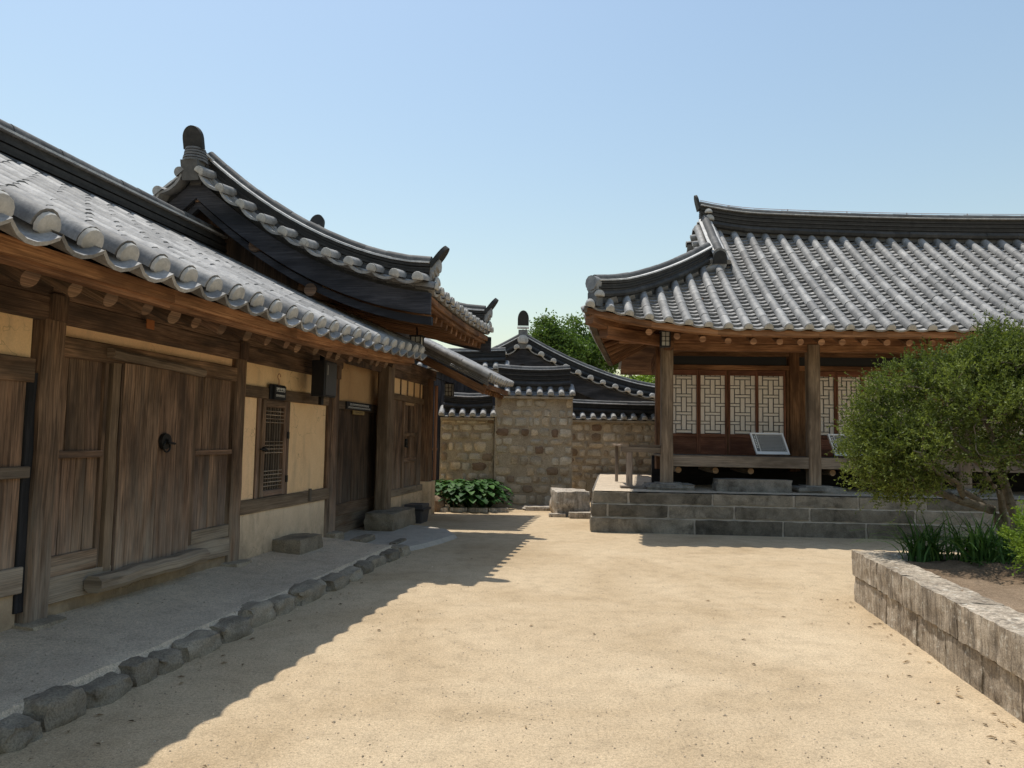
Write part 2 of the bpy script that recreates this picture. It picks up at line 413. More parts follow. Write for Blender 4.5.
# ------------------------------------------------------------------ scene objects
TH = R(9.5); PS = R(3.5)
FR = {'W': Matrix.Identity(4), 'L': Matrix.Rotation(-TH, 4, 'Z'), 'F': Matrix.Translation((2.86, 13.5, 0)) @ Matrix.Rotation(-PS, 4, 'Z')}
OFF = {}; MESHES = {}
def toW(fr, p): return FR[fr] @ V(p)
def meta(o, label, cat, group=None, kind=None):
    if label: o['label'] = label
    if cat: o['category'] = cat
    if group: o['group'] = group
    if kind: o['kind'] = kind
    return o
def thing(name, label, cat, fr='W', base=(0, 0, 0), group=None):
    o = bpy.data.objects.new(name, None); col.objects.link(o); o.empty_display_size = .2
    o.matrix_world = FR[fr] @ Matrix.Translation(V(base)); OFF[o] = V(base); return meta(o, label, cat, group)
def part(name, mb, mat, parent, label=None, sharp=38):
    off = OFF[parent]; o = bpy.data.objects.new(name, mb.mesh(name, mat, off, sharp)); col.objects.link(o); o.parent = parent; OFF[o] = off
    if label: o['label'] = label
    return o
def single(name, mb, mat, label, cat, fr='W', base=(0, 0, 0), group=None, kind=None, sharp=38):
    o = bpy.data.objects.new(name, mb.mesh(name, mat, V(base), sharp)); col.objects.link(o)
    o.matrix_world = FR[fr] @ Matrix.Translation(V(base)); OFF[o] = V(base); return meta(o, label, cat, group, kind)
def piece(name, mat, parent, fn, label=None):
    mb = MB(); fn(mb); return part(name, mb, mat, parent, label)

# white lime plug that closes the end of a round tile row: shared mesh, one object each
def plug_mesh(name, r, dome, drop=0.0):
    mb = MB(); n = 14; vs = []; rings = [(1.0, 0), (.93, .6), (.6, .92), (.25, 1.0)]
    for f, d in rings:
        for i in range(n):
            a = 2 * math.pi * i / n; x, z = math.cos(a) * r * f, math.sin(a) * r * f
            if z < 0: z = max(z, -r * f * (.3 + drop))
            x *= 1 + noise.noise((i * .7, f, 1)) * .08
            vs.append(V((x, -dome * d, z)))
    vs.append(V((0, -dome, 0))); fs = []
    for k in range(3):
        for i in range(n):
            j = (i + 1) % n; fs.append((k * n + i, k * n + j, (k + 1) * n + j, (k + 1) * n + i))
    for i in range(n): fs.append((3 * n + i, 3 * n + (i + 1) % n, 4 * n))
    mb.add(vs, fs); return mb.mesh(name, 'lime')
PLUG = {}
def put_plug(parent, p, outd, nrm, r, dome=.02, drop=0.0):
    key = (round(r, 3), dome, drop)
    if key not in PLUG: PLUG[key] = plug_mesh('tile_end', r, dome, drop)
    o = bpy.data.objects.new('tile_end', PLUG[key]); col.objects.link(o); o.parent = parent
    Y = -V(outd).normalized(); Z = (V(nrm) - Y * V(nrm).dot(Y)).normalized(); X = Y.cross(Z)
    m = Matrix((X, Y, Z)).transposed().to_4x4(); m = m @ Matrix.Rotation(rnd(-.12, .12), 4, 'Y') @ Matrix.Scale(rnd(.94, 1.06), 4)
    m.translation = V(p) - OFF[parent]; o.matrix_local = m

def tile_field(mb, S, rows, smax, course=.15, r=.08, tile=.32, depth=.055, lift=.024, thick=.02, plugs=None, tr=None, first=0.0, jag=.006, overlap=1.3, t0=.85, t1=1.2, row_up=.03, drip=.034):
    """Korean giwa roofing on the surface S(a, s): concave pan tiles in courses, convex rows over the joints"""
    e = 1e-3
    def fr(a, s):
        p = S(a, s); T = (S(a, s + e) - p).normalized(); La = (S(a + e, s) - p).normalized()
        N = La.cross(T); N = N if N.z > 0 else -N; return p, T, La, N.normalized()
    q = 5
    for k in range(len(rows) - 1):
        a0, a1 = rows[k], rows[k + 1]; am = (a0 + a1) / 2; sm = max(smax(a0), smax(a1))
        if sm < .02: continue
        L = (S(am, sm) - S(am, 0)).length; n = max(1, round(L / course))
        cols_ = [fr(a0 + (a1 - a0) * i / q, .3 * sm)[3] for i in range(q + 1)]
        for j in range(n):
            s0, s1 = sm * j / n, min(sm, sm * (j + overlap) / n); vs, fs = [], []
            lf = lift + rnd(-jag, jag); tw = rnd(-jag, jag)
            for i in range(q + 1):
                f = i / q; a = a0 + (a1 - a0) * f; N = cols_[i]; d = -depth * (1 - (2 * f - 1) ** 2) + .01
                pl = S(a, s0); ph = S(a, s1)
                if j == 0 and first: pl = pl - (ph - pl).normalized() * first
                vs += [pl + N * (d + lf + tw * (f - .5)), pl + N * (d + lf - (thick if j else drip) + tw * (f - .5)), ph + N * d]
            for i in range(q):
                b = i * 3; fs += [(b, b + 3, b + 5, b + 2), (b + 1, b + 4, b + 3, b)]
                if j == 0: fs.append((b + 1, b + 2, b + 5, b + 4))
            mb.add(vs, fs, None, rnd(t0, t1))
    for a in rows:
        sm = smax(a)
        if sm < .02: continue
        L = (S(a, sm) - S(a, 0)).length; n = max(1, round(L / tile)); m = 8
        for j in range(n):
            s0, s1 = sm * j / n, sm * (j + 1) / n; vs, fs = [], []; jx, jz = rnd(-.004, .004), rnd(-.003, .004)
            for s, rr in ((s0, r * 1.02), (s1 + .004, r * .975)):
                p, T, La, N = fr(a, s)
                if s == s0 and j == 0: p = p - T * .02
                for i in range(m + 1):
                    an = -.2 + (math.pi + .4) * i / m
                    vs.append(p + La * (math.cos(an) * rr + jx) + N * (math.sin(an) * rr * 1.05 + row_up + jz))
            for i in range(m): fs.append((i, i + 1, m + 2 + i, m + 1 + i))
            fs.append(tuple(range(m + 1)))
            mb.add(vs, fs, None, rnd(t0, t1))
        if plugs is not None:
            p, T, La, N = fr(a, 0); plugs.append((p - T * .026 + N * (row_up + .004), -T, N))

def grid_surface(mb, fn, A, B, tint=1.0, uvs=(1, 1), flip=False, smooth=True):
    vs = [fn(a, b) for a in A for b in B]; m = len(B); fs, uv = [], []
    for i in range(len(A) - 1):
        for j in range(m - 1):
            f = (i * m + j, i * m + j + 1, (i + 1) * m + j + 1, (i + 1) * m + j); u = [(A[i] * uvs[0], B[j] * uvs[1]), (A[i] * uvs[0], B[j + 1] * uvs[1]), (A[i + 1] * uvs[0], B[j + 1] * uvs[1]), (A[i + 1] * uvs[0], B[j] * uvs[1])]
            fs.append(f[::-1] if flip else f); uv.append(u[::-1] if flip else u)
    mb.add(vs, fs, uv, tint, smooth)
def lin(a, b, n): return [a + (b - a) * i / n for i in range(n + 1)]
def frange(a, b, st):
    n = int(round((b - a) / st)); return lin(a, b, n)

# =================================================================== GROUND
mb = MB(); grid_surface(mb, lambda a, b: V((a, b, 0)), [-600, -60, -20, -6, 0, 6, 20, 60, 600], [-600, -60, -10, 0, 10, 20, 60, 600], flip=True)
single('ground', mb, 'sand', None, None, kind='structure')

def terr(v, u):
    e = max(0, min(1, (-3.02 - v) / .13)); far = max(0, min(1, (9.9 - u) / .5)); e = e * e * (3 - 2 * e)
    n = noise.noise((v * 1.3, u * .9, 3)) * .018 + noise.noise((v * 5, u * 4, 8)) * .007
    return V((v + noise.noise((u * 2, 1, 1)) * .03 * (v > -3.1), u, -.02 + (.155 + n + .07 * max(0, (-3.4 - v) / .75)) * e * (.35 + .65 * far)))
mb = MB(); grid_surface(mb, terr, lin(-4.5, -2.96, 26), lin(-1.5, 9.95, 110))
single('earth_terrace', mb, 'earth', None, None, 'L', (-3.7, 4.5, 0), kind='structure')

mb = MB()
ap = [(-4.95, 9.85), (-3.9, 9.86), (-3.1, 9.7), (-2.95, 10.1), (-2.82, 10.7), (-2.75, 11.3), (-3.05, 11.9), (-3.6, 12.25), (-4.95, 12.3)]
apz = [V((x, y, .055)) for x, y in ap]; n = len(apz)
mb.add(apz + [V((p.x + (.06 if p.x > -4 else 0), p.y, -.01)) for p in apz], [tuple(range(n))] + [(i, n + i, n + (i + 1) % n, (i + 1) % n) for i in range(n)], None, 1.0, False)
single('gate_apron', mb, 'apron', None, None, 'L', (-3.8, 11, 0), kind='structure')

# kerb stones along the terrace
KU = [2.05, 2.45, 2.85, 3.2, 3.46, 3.8, 4.18, 4.42, 4.69, 5.14, 5.57, 6.01, 6.4, 7.08, 7.55, 8.02, 8.35, 8.85, 9.32, 9.66]
ktop = [(0, .1, 'rounded', 'grey')]
klabels = ['out-of-step rounded kerb stone nearest the viewer on the terrace edge', 'second kerb stone from the near end of the terrace edge', 'squat kerb stone at the left edge of the photo',
 'low dark kerb stone beside the bottom left corner', 'wide flat topped kerb stone before the near post', 'broad slanting kerb stone with pale flat top', 'small rounded wedge kerb stone between two broad ones', 'angular kerb stone in front of the planked door post',
 'stout kerb stone facing the door sill log', 'dark rounded kerb stone below the big plank door', 'low kerb stone opposite the door handle', 'long pale topped kerb stone before the second post', 'short upright kerb stone beside the long pale one',
 'bulging tall kerb stone below the lattice window', 'low wide kerb stone before the dark step block', 'narrow dark kerb stone near the step block', 'lumpy kerb stone short of the gate', 'small kerb stone third from the gate end', 'last kerb stone of the row beside the cement apron']
for i in range(len(KU) - 1):
    a, b = KU[i], KU[i + 1]; L = b - a; mb = MB(); h = rnd(.18, .23); w = rnd(.2, .28)
    rock(mb, (-3.09 + rnd(-.02, .02), (a + b) / 2, h / 2 - .085), (w, L * .9, h), 9, .22, .55, i + 1, rnd(.6, 1.0), rnd(-.1, .1))
    single('kerb_stone', mb, 'kerbstone', klabels[i], 'kerb stone', 'L', (-3.09, (a + b) / 2, 0), 'kerb stones along the terrace', sharp=55)

# =================================================================== LEFT WING (near)
WV = -4.15                                   # wall plane
def eaveA(u): return 2.575 + .15 * max(0, (u - 5) / 5) ** 2
def SA(u, s): return V((-3.05 - s * 2.62, u, eaveA(u) + (3.90 - eaveA(u)) * (.94 * s + .06 * s * s)))
wing = thing('service_wing', 'long low tiled wing with weathered plank doors and ochre plaster along the left', 'building', 'L', (WV, 5, .15))
mb = MB(); plugs = []
rowsA = [3.305 + .308 * k for k in range(-14, 23)]
rowsA = [a for a in rowsA if a < 10.1]
tile_field(mb, SA, rowsA, lambda a: 1.0, .2, .088, .3, .07, .026, .02, plugs, t0=.62, t1=1.2, first=.14, jag=.008, row_up=.04, drip=.024)
grid_surface(mb, lambda u, s: V((-5.67 - s * 2.62, u, 3.88 - s * 1.4)), [-1, 10], [0, 1], .9)          # rear slope
roofA = part('roof', mb, 'tile', wing)
for p, d, N in plugs: put_plug(roofA, p, d, N, .082, .04, .25)
mb = MB(); ridge_stack(mb, [V((-5.74, -1, 3.98)), V((-5.74, 4, 3.93)), V((-5.74, 9.35, 3.95))], .22, 5, .05, .085, .11)
part('ridge', mb, 'tile', roofA)
# boards under the tiles
mb = MB()
for a, b in zip(rowsA[::6], rowsA[6::6] + [rowsA[-1]]):
    if b <= a: continue
    beam(mb, (-3.12, a, eaveA(a) - .10), (-3.12, b, eaveA(b) - .10), .05, .09, (0, 0, 1), .004, wt(.9, 1.2))
    beam(mb, (-3.165, a, eaveA(a) - .155), (-3.165, b, eaveA(b) - .155), .07, .05, (0, 0, 1), .004, wt(.75, 1))
part('eave_board', mb, 'redwood', roofA)
mb = MB(); grid_surface(mb, lambda u, s: SA(u, s) - V((0, 0, .14)), lin(-1, 10.02, 20), lin(.02, .6, 4), .8, (1, 2.6), flip=True)
part('soffit', mb, 'oldwood', roofA)
RA = [3.6, 3.92, 4.25, 4.61, 4.92, 5.21, 5.55, 5.98]
RA = [3.6 - .33 * k for k in range(12, 0, -1)] + RA + [5.98 + .33 * k for k in range(1, 13)]
for u in RA:
    uu = u + rnd(-.02, .02); r = rnd(.052, .066); lo = SA(uu, .0)
    piece('rafter', 'oldwood', wing, lambda m: rod(m, (-3.33 + rnd(-.03, .02), uu, 2.405 + eaveA(uu) - 2.575), (-4.5, uu + rnd(-.03, .03), 2.985 + (eaveA(uu) - 2.575) * .6), r, r * 1.1, 14, wt(.9, 1.25), .01, 3, wt(1.2, 1.6)))
# purlin + beam over the posts
piece('purlin', 'oldwood', wing, lambda m: [beam(m, (-4.2, a, 2.60), (-4.2, b - .004, 2.60), .16, .22, ch=.02, tint=wt(.75, 1)) for a, b in ((-1.2, 2.0), (2.0, 4.63), (4.63, 7.25), (7.25, 10.0))])
piece('tie_beam', 'oldwood', wing, lambda m: [beam(m, (-4.19, a, 2.42), (-4.19, b - .004, 2.42), .15, .18, ch=.015, tint=wt(.8, 1.05)) for a, b in ((-1.2, 2.0), (2.0, 4.63), (4.63, 7.25), (7.25, 9.75))])
for u, w, lab in ((2.0, .22, None), (4.68, .18, 'near post with a dark split down its side'), (7.25, .17, None), (9.78, .18, None)):
    def post(m, u=u, w=w):
        beam(m, (WV - .05, u, .18), (WV - .05, u, 2.34), w, .2, (0, 1, 0), .02, wt(.9, 1.05), 8, .006)
        beam(m, (WV + .0, u, 2.336), (WV + .0, u, 2.52), .14, w * .9, (0, 1, 0), .02, wt(.5, .7))
    piece('post', 'oldwood', wing, post, lab)
    piece('base_stone', 'kerbstone', wing, lambda m, u=u: rock(m, (WV - .02, u, .14), (.36, .34, .17), 7, .12, .35, int(u * 10), 1.0))
# dark strip filling the gap left of the post
piece('dark_gap', 'darkwood', wing, lambda m: box(m, (WV - .06, 4.50, .3), (WV + .0, 4.575, 1.95), 2, tint=(.6, .6, .6), seg=6, jit=.008))
def planks(m, u0, u1, z0, z1, v, n, th=.03, lo=.8, hi=1.15, gap=.006, jz=.01):
    e = u0; ws = [rnd(.8, 1.25) for _ in range(n)]; s = sum(ws)
    for k in range(n):
        w = (u1 - u0) * ws[k] / s
        box(m, (v - th + rnd(-.003, .003), e + gap / 2, z0 - rnd(0, jz)), (v + rnd(-.004, .004), e + w - gap / 2, z1 + rnd(0, jz) * .3), 2, .004, wt(lo, hi), 4, .002); e += w
# bay left of the first post
piece('plank_panel', 'oldwood', wing, lambda m: [planks(m, 2.12, 3.2, .62, 1.9, WV - .01, 5), planks(m, 3.2, 4.49, .62, 1.9, WV - .01, 5)])
piece('panel_rail', 'greywood', wing, lambda m: box(m, (WV - .03, 2.1, 1.22), (WV + .035, 4.52, 1.30), 1, tint=wt(.7, .8)))
piece('lintel', 'oldwood', wing, lambda m: box(m, (WV - .09, 2.1, 1.88), (WV + .015, 4.53, 2.05), 1, tint=(1.25, 1.25, 1.2)))
piece('sill_beam', 'greywood', wing, lambda m: box(m, (WV - .1, 2.1, .44), (WV + .02, 4.53, .62), 1, tint=wt(.9, 1), seg=5, jit=.006))
piece('plaster_panel', 'ochre', wing, lambda m: box(m, (WV - .12, 2.1, 2.05), (WV - .03, 4.53, 2.34), 1))
piece('plaster_panel', 'lowwall', wing, lambda m: box(m, (WV - .12, 2.1, .05), (WV - .02, 4.53, .44), 1, tint=.8))
# door bay
piece('plaster_panel', 'ochre', wing, lambda m: [box(m, (WV - .12, 4.73, 2.245), (WV - .03, 7.16, 2.34), 1)])
piece('lintel', 'oldwood', wing, lambda m: [beam(m, (WV - .03, 4.73, 2.17), (WV - .03, 7.16, 2.17), .11, .15, ch=.01, tint=(1.25, 1.2, 1.1), seg=6, jit=.004)])
piece('hinge_beam', 'greywood', wing, lambda m: [beam(m, (WV + .05, 5.22, 2.165), (WV + .05, 6.5, 2.12), .09, .075, ch=.02, tint=(.8, .75, .7), seg=7, jit=.006)])
piece('plank_panel', 'oldwood', wing, lambda m: [planks(m, 4.74, 5.24, 1.385, 2.095, WV - .02, 3), planks(m, 4.74, 5.24, .63, 1.355, WV - .02, 4), box(m, (WV - .05, 4.73, 1.345), (WV + .012, 5.25, 1.40), 1, tint=wt(1, 1.1)), box(m, (WV - .05, 4.73, .49), (WV + .01, 5.25, .64), 1, tint=(1.15, 1.15, 1.1)), box(m, (WV - .05, 5.245, .5), (WV - .0, 5.285, 2.095), 2, tint=wt(.7, .8))])
piece('door_jamb', 'greywood', wing, lambda m: box(m, (WV - .06, 5.305, .45), (WV + .025, 5.395, 2.10), 2, tint=(.75, .66, .56), seg=5, jit=.003))
piece('door_jamb', 'greywood', wing, lambda m: box(m, (WV - .06, 6.43, .45), (WV + .01, 6.5, 2.095), 2, tint=(.6, .5, .42)))
door = piece('plank_door', 'oldwood', wing, lambda m: (planks(m, 5.42, 6.42, .445, 2.105, WV + .035, 2, .04, .95, 1.2, .005, .015), box(m, (WV - .03, 5.402, .44), (WV + .03, 5.418, 2.09), 2, tint=.6)))
def ring(m):
    c = V((WV + .06, 5.97, 1.47)); n = 18
    pth = [c + V((.012, math.cos(6.2832 * i / n) * .048, math.sin(6.2832 * i / n) * .048 - .045)) for i in range(n + 1)]
    for i in range(n): rod(m, pth[i], pth[i + 1], .008, .008, 6, (1, 1, 1))
    rod(m, c + V((-.02, 0, 0)), c + V((.008, 0, 0)), .075, .07, 18, (1, 1, 1)); rod(m, c + V((.0, 0, 0)), c + V((.035, 0, 0)), .022, .018, 10, (1, 1, 1))
    rod(m, c + V((.03, -.01, -.01)), c + V((.03, .09, -.02)), .012, .01, 8, (1, 1, 1))
piece('ring_handle', 'iron', door, ring)
piece('plank_panel', 'oldwood', wing, lambda m: [planks(m, 6.5, 7.13, 1.375, 2.095, WV - .02, 4), planks(m, 6.5, 7.13, .62, 1.345, WV - .02, 4), box(m, (WV - .05, 6.5, 1.335), (WV + .012, 7.15, 1.385), 1, tint=wt(1, 1.1))])
piece('sill_beam', 'greywood', wing, lambda m: [box(m, (WV - .1, 4.73, .30), (WV + .02, 7.16, .49), 1, tint=(.95, .93, .88), seg=8, jit=.006), box(m, (WV - .05, 6.5, .49), (WV + .012, 7.15, .615), 1, tint=(.8, .78, .72))])
piece('door_sill_log', 'greywood', wing, lambda m: [beam(m, (WV + .11, 5.1, .395), (WV + .11, 6.55, .40), .15, .125, ch=.035, tint=(.85, .82, .76), seg=9, jit=.008)])
piece('plaster_panel', 'lowwall', wing, lambda m: [box(m, (WV - .12, 4.73, .02), (WV - .015, 7.16, .30), 1, tint=(.60, .60, .58))])
# window bay
piece('plaster_panel', 'ochre', wing, lambda m: box(m, (WV - .12, 7.34, 2.08), (WV - .035, 9.66, 2.34), 1))
for a, b in ((7.34, 7.7), (8.48, 9.66)): piece('plaster_panel', 'ochre', wing, lambda m: box(m, (WV - .12, a, .8), (WV - .03, b, 1.95), 2))
piece('plaster_panel', 'lowwall', wing, lambda m: [box(m, (WV - .12, 7.34, .02), (WV + .0, 9.66, .69), 1, seg=6, jit=.008)])
piece('lintel', 'greywood', wing, lambda m: box(m, (WV - .1, 7.34, 1.95), (WV + .005, 9.66, 2.08), 1, tint=(.62, .53, .44), seg=5, jit=.003))
piece('sill_beam', 'greywood', wing, lambda m: (box(m, (WV - .1, 7.34, .68), (WV + .02, 9.66, .83), 1, tint=(.62, .55, .47), seg=6, jit=.005), box(m, (WV + .02, 9.0, .7), (WV + .05, 9.05, .86), 2, tint=.5)))
win = piece('lattice_window', 'oldwood', wing, lambda m: [box(m, (WV - .08, 7.7, .72), (WV - .01, 7.77, 1.95), 2), box(m, (WV - .08, 8.41, .83), (WV - .01, 8.48, 1.95), 2),
    box(m, (WV - .05, 7.79, .84), (WV + .005, 7.86, 1.94), 2), box(m, (WV - .05, 8.31, .84), (WV + .005, 8.38, 1.94), 2), box(m, (WV - .05, 7.86, .84), (WV + .005, 8.31, .91), 1), box(m, (WV - .05, 7.86, 1.86), (WV + .005, 8.31, 1.94), 1), box(m, (WV - .06, 7.84, .88), (WV - .045, 8.33, 1.9), 2, tint=.35)])
def latt(m):
    for k in range(7): box(m, (WV - .035, 7.885 + .06 * k, .91), (WV - .018, 7.895 + .06 * k, 1.86), 2, .002, tint=.7)
    for z0, n in ((.95, 5), (1.33, 4), (1.68, 4)):
        for k in range(n): box(m, (WV - .02, 7.86, z0 + .043 * k), (WV - .006, 8.31, z0 + .043 * k + .011), 1, .002, tint=(1.3, 1.25, 1.2))
piece('lattice', 'greywood', win, latt)
piece('latch', 'iron', win, lambda m: (rod(m, (WV + .0, 7.82, 1.38), (WV + .03, 7.82, 1.38), .03, .025, 10), rod(m, (WV + .025, 7.72, 1.38), (WV + .025, 7.88, 1.37), .01, .01, 8), box(m, (WV, 8.385, 1.5), (WV + .02, 8.43, 1.58), 2), box(m, (WV, 8.385, .98), (WV + .02, 8.43, 1.06), 2)))
piece('plug_block', 'dirtpaper', wing, lambda m: box(m, (WV + .088, 5.58, 2.42), (WV + .095, 5.68, 2.50), 1))

# =================================================================== GATE (raised roof)
gate = thing('gatehouse', 'raised gatehouse with dark upswept gable roof rising above the low left wing', 'building', 'L', (WV, 11, .1))
def eaveB(u): return 3.36 + .06 * ((u - 10.95) / 2.2) ** 2
def SB(u, s): return V((-2.53 - s * 3.27, u, eaveB(u) + (4.93 - eaveB(u)) * (.17 * s + .83 * s * s) + .10 * s * ((u - 10.8) / 2.1) ** 2 ))
def SBb(u, s): p = SB(u, s); return V((-11.6 - p.x, p.y, p.z))
mb = MB(); plugs = []; rowsB = [8.98 + .285 * k for k in range(14)]
tile_field(mb, SB, rowsB, lambda a: 1.0, .22, .075, .3, .05, .024, .02, plugs)
grid_surface(mb, SBb, lin(8.98, 12.7, 6), lin(0, 1, 6), .9, flip=True)
# verge tile rows pointing outward over both gables
vpl = []
def verge(u_edge, sgn, back):
    def f(a, s):
        ss = (a - .0) / 3.2; base = (SBb if back else SB)(u_edge, max(0, min(1, ss)))
        return V((base.x, u_edge + sgn * (.30 - s * .34), base.z + .05 + s * .05))
    return f
for back in (False, True):
    tile_field(mb, verge(8.98, -1, back), [.12 + .296 * k for k in range(11)], lambda a: 1.0, .2, .07, .4, .05, .02, .022, vpl if not back else None)
tile_field(mb, verge(12.66, 1, False), [.12 + .296 * k for k in range(11)], lambda a: 1.0, .2, .07, .4, .05, .02, .022, vpl)
roofB = part('roof', mb, 'tile', gate)
for p, d, N in plugs: put_plug(roofB, p, d, N, .075, .03, .1)
for p, d, N in vpl: put_plug(roofB, p, d, N, .07, .02, .1)
mb = MB()
rB = [V((-5.8, u, 4.90 + .10 * ((u - 10.7) / 1.95) ** 2)) for u in lin(8.82, 12.5, 12)]
ridge_stack(mb, rB, .2, 5, .042, .07, .08)
for u, sg in ((8.80, -1), (12.52, 1)):       # tall arched end tiles
    o = V((-5.8, u, 5.17))
    sweep(mb, [V((-5.8, u - sg * .02, 4.9)), V((-5.8, u + sg * .04, 5.16))], [(-.12, -.13), (.12, -.13), (.12, .13), (-.12, .13)], .35)
    for k in range(5): rod(mb, o + V((0, sg * .02, -.04 + k * .04)), o + V((0, sg * .02, -.012 + k * .04)), .165 - .008 * k, .16 - .008 * k, 14, (.5, .5, .5))
    plate(mb, arch(.27, .30), o + V((0, sg * .05, .14)), (1, 0, 0), (0, sg * .25, 1), .07, .12)
rid = part('ridge', mb, 'tile', roofB)
for u, sg in ((8.80, -1), (12.52, 1)): put_plug(rid, V((-5.8 + .0, u + sg * .06, 4.98)), (0, sg, .1), (0, 0, 1), .11, .06)
# descending verge ridges with upturned end tiles
for ue, sg in ((8.98 + .10, -1), (12.55, 1)):
    for back in (False, True):
        if back and sg == 1: continue
        mb = MB(); f = SBb if back else SB
        pth = [f(ue, s) + V((0, 0, .10 + .03 * max(0, .12 - s) / .12)) for s in lin(.99, .02, 16)]
        ridge_stack(mb, pth, .19, 4, .042, .066, .07)
        tip = pth[-1]; dx = -1 if back else 1
        plate(mb, arch(.2, .34), tip + V((dx * .0, 0, .18)), (0, 1, 0), (dx * .62, 0, .8), .06, .12)
        for k in range(4): rod(mb, tip + V((dx * (-.05 + .028 * k), 0, .06 + .05 * k)), tip + V((dx * (.03 + .028 * k), 0, .06 + .05 * k)), .085, .095, 10, (1.1, 1.1, 1.1))
        vr = part('verge_ridge', mb, 'tile', roofB)
        if not back: put_plug(vr, tip + V((.08, 0, -.02)), (1, 0, .1), (0, 0, 1), .085, .04)
# bargeboards, gable walls
def barge(m, u, back, zoff=-.07, h=.27, th=.05):
    f = SBb if back else SB; up = V((0, 0, 1))
    pts = [f(u, s) for s in lin(0.0, 1.0, 14)]
    for a, b in zip(pts, pts[1:]):
        vs = [V((a.x, u, a.z + zoff)), V((b.x, u, b.z + zoff)), V((b.x, u, b.z + zoff - h)), V((a.x, u, a.z + zoff - h))]
        vs += [p + V((0, th, 0)) for p in vs]
        fs = [(0, 3, 2, 1), (4, 5, 6, 7), (0, 1, 5, 4), (3, 7, 6, 2), (0, 4, 7, 3), (1, 2, 6, 5)]
        uv = [[(q.x * -1, q.z * 1.0) for q in (vs[i] for i in f_)] for f_ in fs]; m.add(vs, fs, uv, (1, 1, 1.05), False)
piece('bargeboard', 'darkwood', gate, lambda m: (barge(m, 8.84, False), barge(m, 8.84, True)))
piece('bargeboard', 'darkwood', gate, lambda m: barge(m, 12.76, False))
def gableB(m, u, mat_t=1.0, s0=.28):
    pts = [SB(u, s) for s in lin(s0, 1, 8)] + [SBb(u, s) for s in lin(1, s0, 8)]
    n = len(pts); fr_ = [V((p.x, u, p.z - .12)) for p in pts]; lo = [V((p.x, u, 2.62)) for p in pts]
    m.add(fr_ + lo + [p + V((0, .12, 0)) for p in fr_ + lo], [(i, n + i, n + i + 1, i + 1) for i in range(n - 1)] + [(2 * n + i, 2 * n + i + 1, 3 * n + i + 1, 3 * n + i) for i in range(n - 1)], [[(0, p * .3), (1, p * .3), (1, p * .3 + .3), (0, p * .3 + .3)] for p in range(n - 1)] * 2, mat_t, False)
piece('gable_wall', 'oldwood', gate, lambda m: gableB(m, 9.32, .55, .52))
for v, z in ((-5.8, 4.72), (-4.95, 4.02), (-4.15, 3.42)): piece('purlin_end', 'oldwood', gate, lambda m: rod(m, (v, 8.88, z), (v, 9.4, z), .085, .085, 14, (.8, .75, .7), 0, 1, (1.0, .95, .9)))
piece('gable_board', 'darkwood', gate, lambda m: (barge(m, 8.90, False, -.36, .10, .08), barge(m, 8.90, True, -.36, .10, .08)))
piece('gable_wall', 'oldwood', gate, lambda m: gableB(m, 12.35, 1.0, .52))
# eave boards, soffit and flying rafters
mb = MB(); us = lin(9.0, 12.72, 10)
for a, b in zip(us, us[1:]):
    beam(mb, (-2.6, a, eaveB(a) - .10), (-2.6, b, eaveB(b) - .10), .05, .09, tint=wt(.6, .75)); beam(mb, (-2.66, a, eaveB(a) - .165), (-2.66, b, eaveB(b) - .165), .09, .05, tint=wt(.5, .65))
part('eave_board', mb, 'redwood', roofB)
mb = MB(); grid_surface(mb, lambda u, s: SB(u, s) + V((0, 0, -.13 - s * .05)), us, lin(.03, .62, 6), .9, (1, 3), flip=True)
part('soffit', mb, 'oldwood', roofB)
for k in range(13):
    u = 9.1 + .29 * k
    piece('rafter', 'redwood', gate, lambda m: beam(m, (-2.68, u, eaveB(u) - .235), (-4.4, u, eaveB(u) + .10), .085, .10, ch=.006, tint=wt(.6, .8)))
piece('purlin', 'oldwood', gate, lambda m: [beam(m, (-4.15, 9.2, 3.22), (-4.15, 12.7, 3.22), .2, .22, ch=.03, tint=(.7, .7, .7)), beam(m, (-4.15, 9.3, 2.95), (-4.15, 12.6, 2.95), .16, .2, tint=(.75, .75, .75))])
piece('wall_panel', 'oldwood', gate, lambda m: [planks(m, 9.75, 12.2, 2.62, 2.86, WV - .05, 9, lo=.5, hi=.7)])
piece('post', 'greywood', gate, lambda m: beam(m, (-4.165, 11.98, .3), (-4.165, 11.98, 2.88), .23, .25, (0, 1, 0), .03, (.68, .6, .52), 9, .006))
piece('post', 'oldwood', gate, lambda m: beam(m, (WV - .06, 9.63, .15), (WV - .06, 9.63, 2.85), .16, .10, (0, 1, 0), .02, (.75, .7, .65), 5, .004))
# recessed gate
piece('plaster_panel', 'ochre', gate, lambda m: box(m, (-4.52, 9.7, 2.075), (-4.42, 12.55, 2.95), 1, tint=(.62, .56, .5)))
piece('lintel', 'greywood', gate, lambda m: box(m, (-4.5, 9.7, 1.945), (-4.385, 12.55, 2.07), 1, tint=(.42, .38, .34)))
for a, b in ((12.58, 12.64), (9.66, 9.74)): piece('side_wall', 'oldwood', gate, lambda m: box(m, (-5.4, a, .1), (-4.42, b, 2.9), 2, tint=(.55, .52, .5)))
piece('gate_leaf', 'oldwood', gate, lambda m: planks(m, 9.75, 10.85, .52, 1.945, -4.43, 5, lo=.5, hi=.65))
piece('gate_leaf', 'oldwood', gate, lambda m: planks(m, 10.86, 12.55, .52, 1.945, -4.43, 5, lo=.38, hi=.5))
piece('threshold_board', 'oldwood', gate, lambda m: [box(m, (-4.48, 9.75, .34), (-4.40, 12.55, .52), 1, tint=(.55, .5, .45)), box(m, (-4.48, 9.75, .04), (-4.42, 12.55, .34), 1, tint=(.62, .6, .55))])

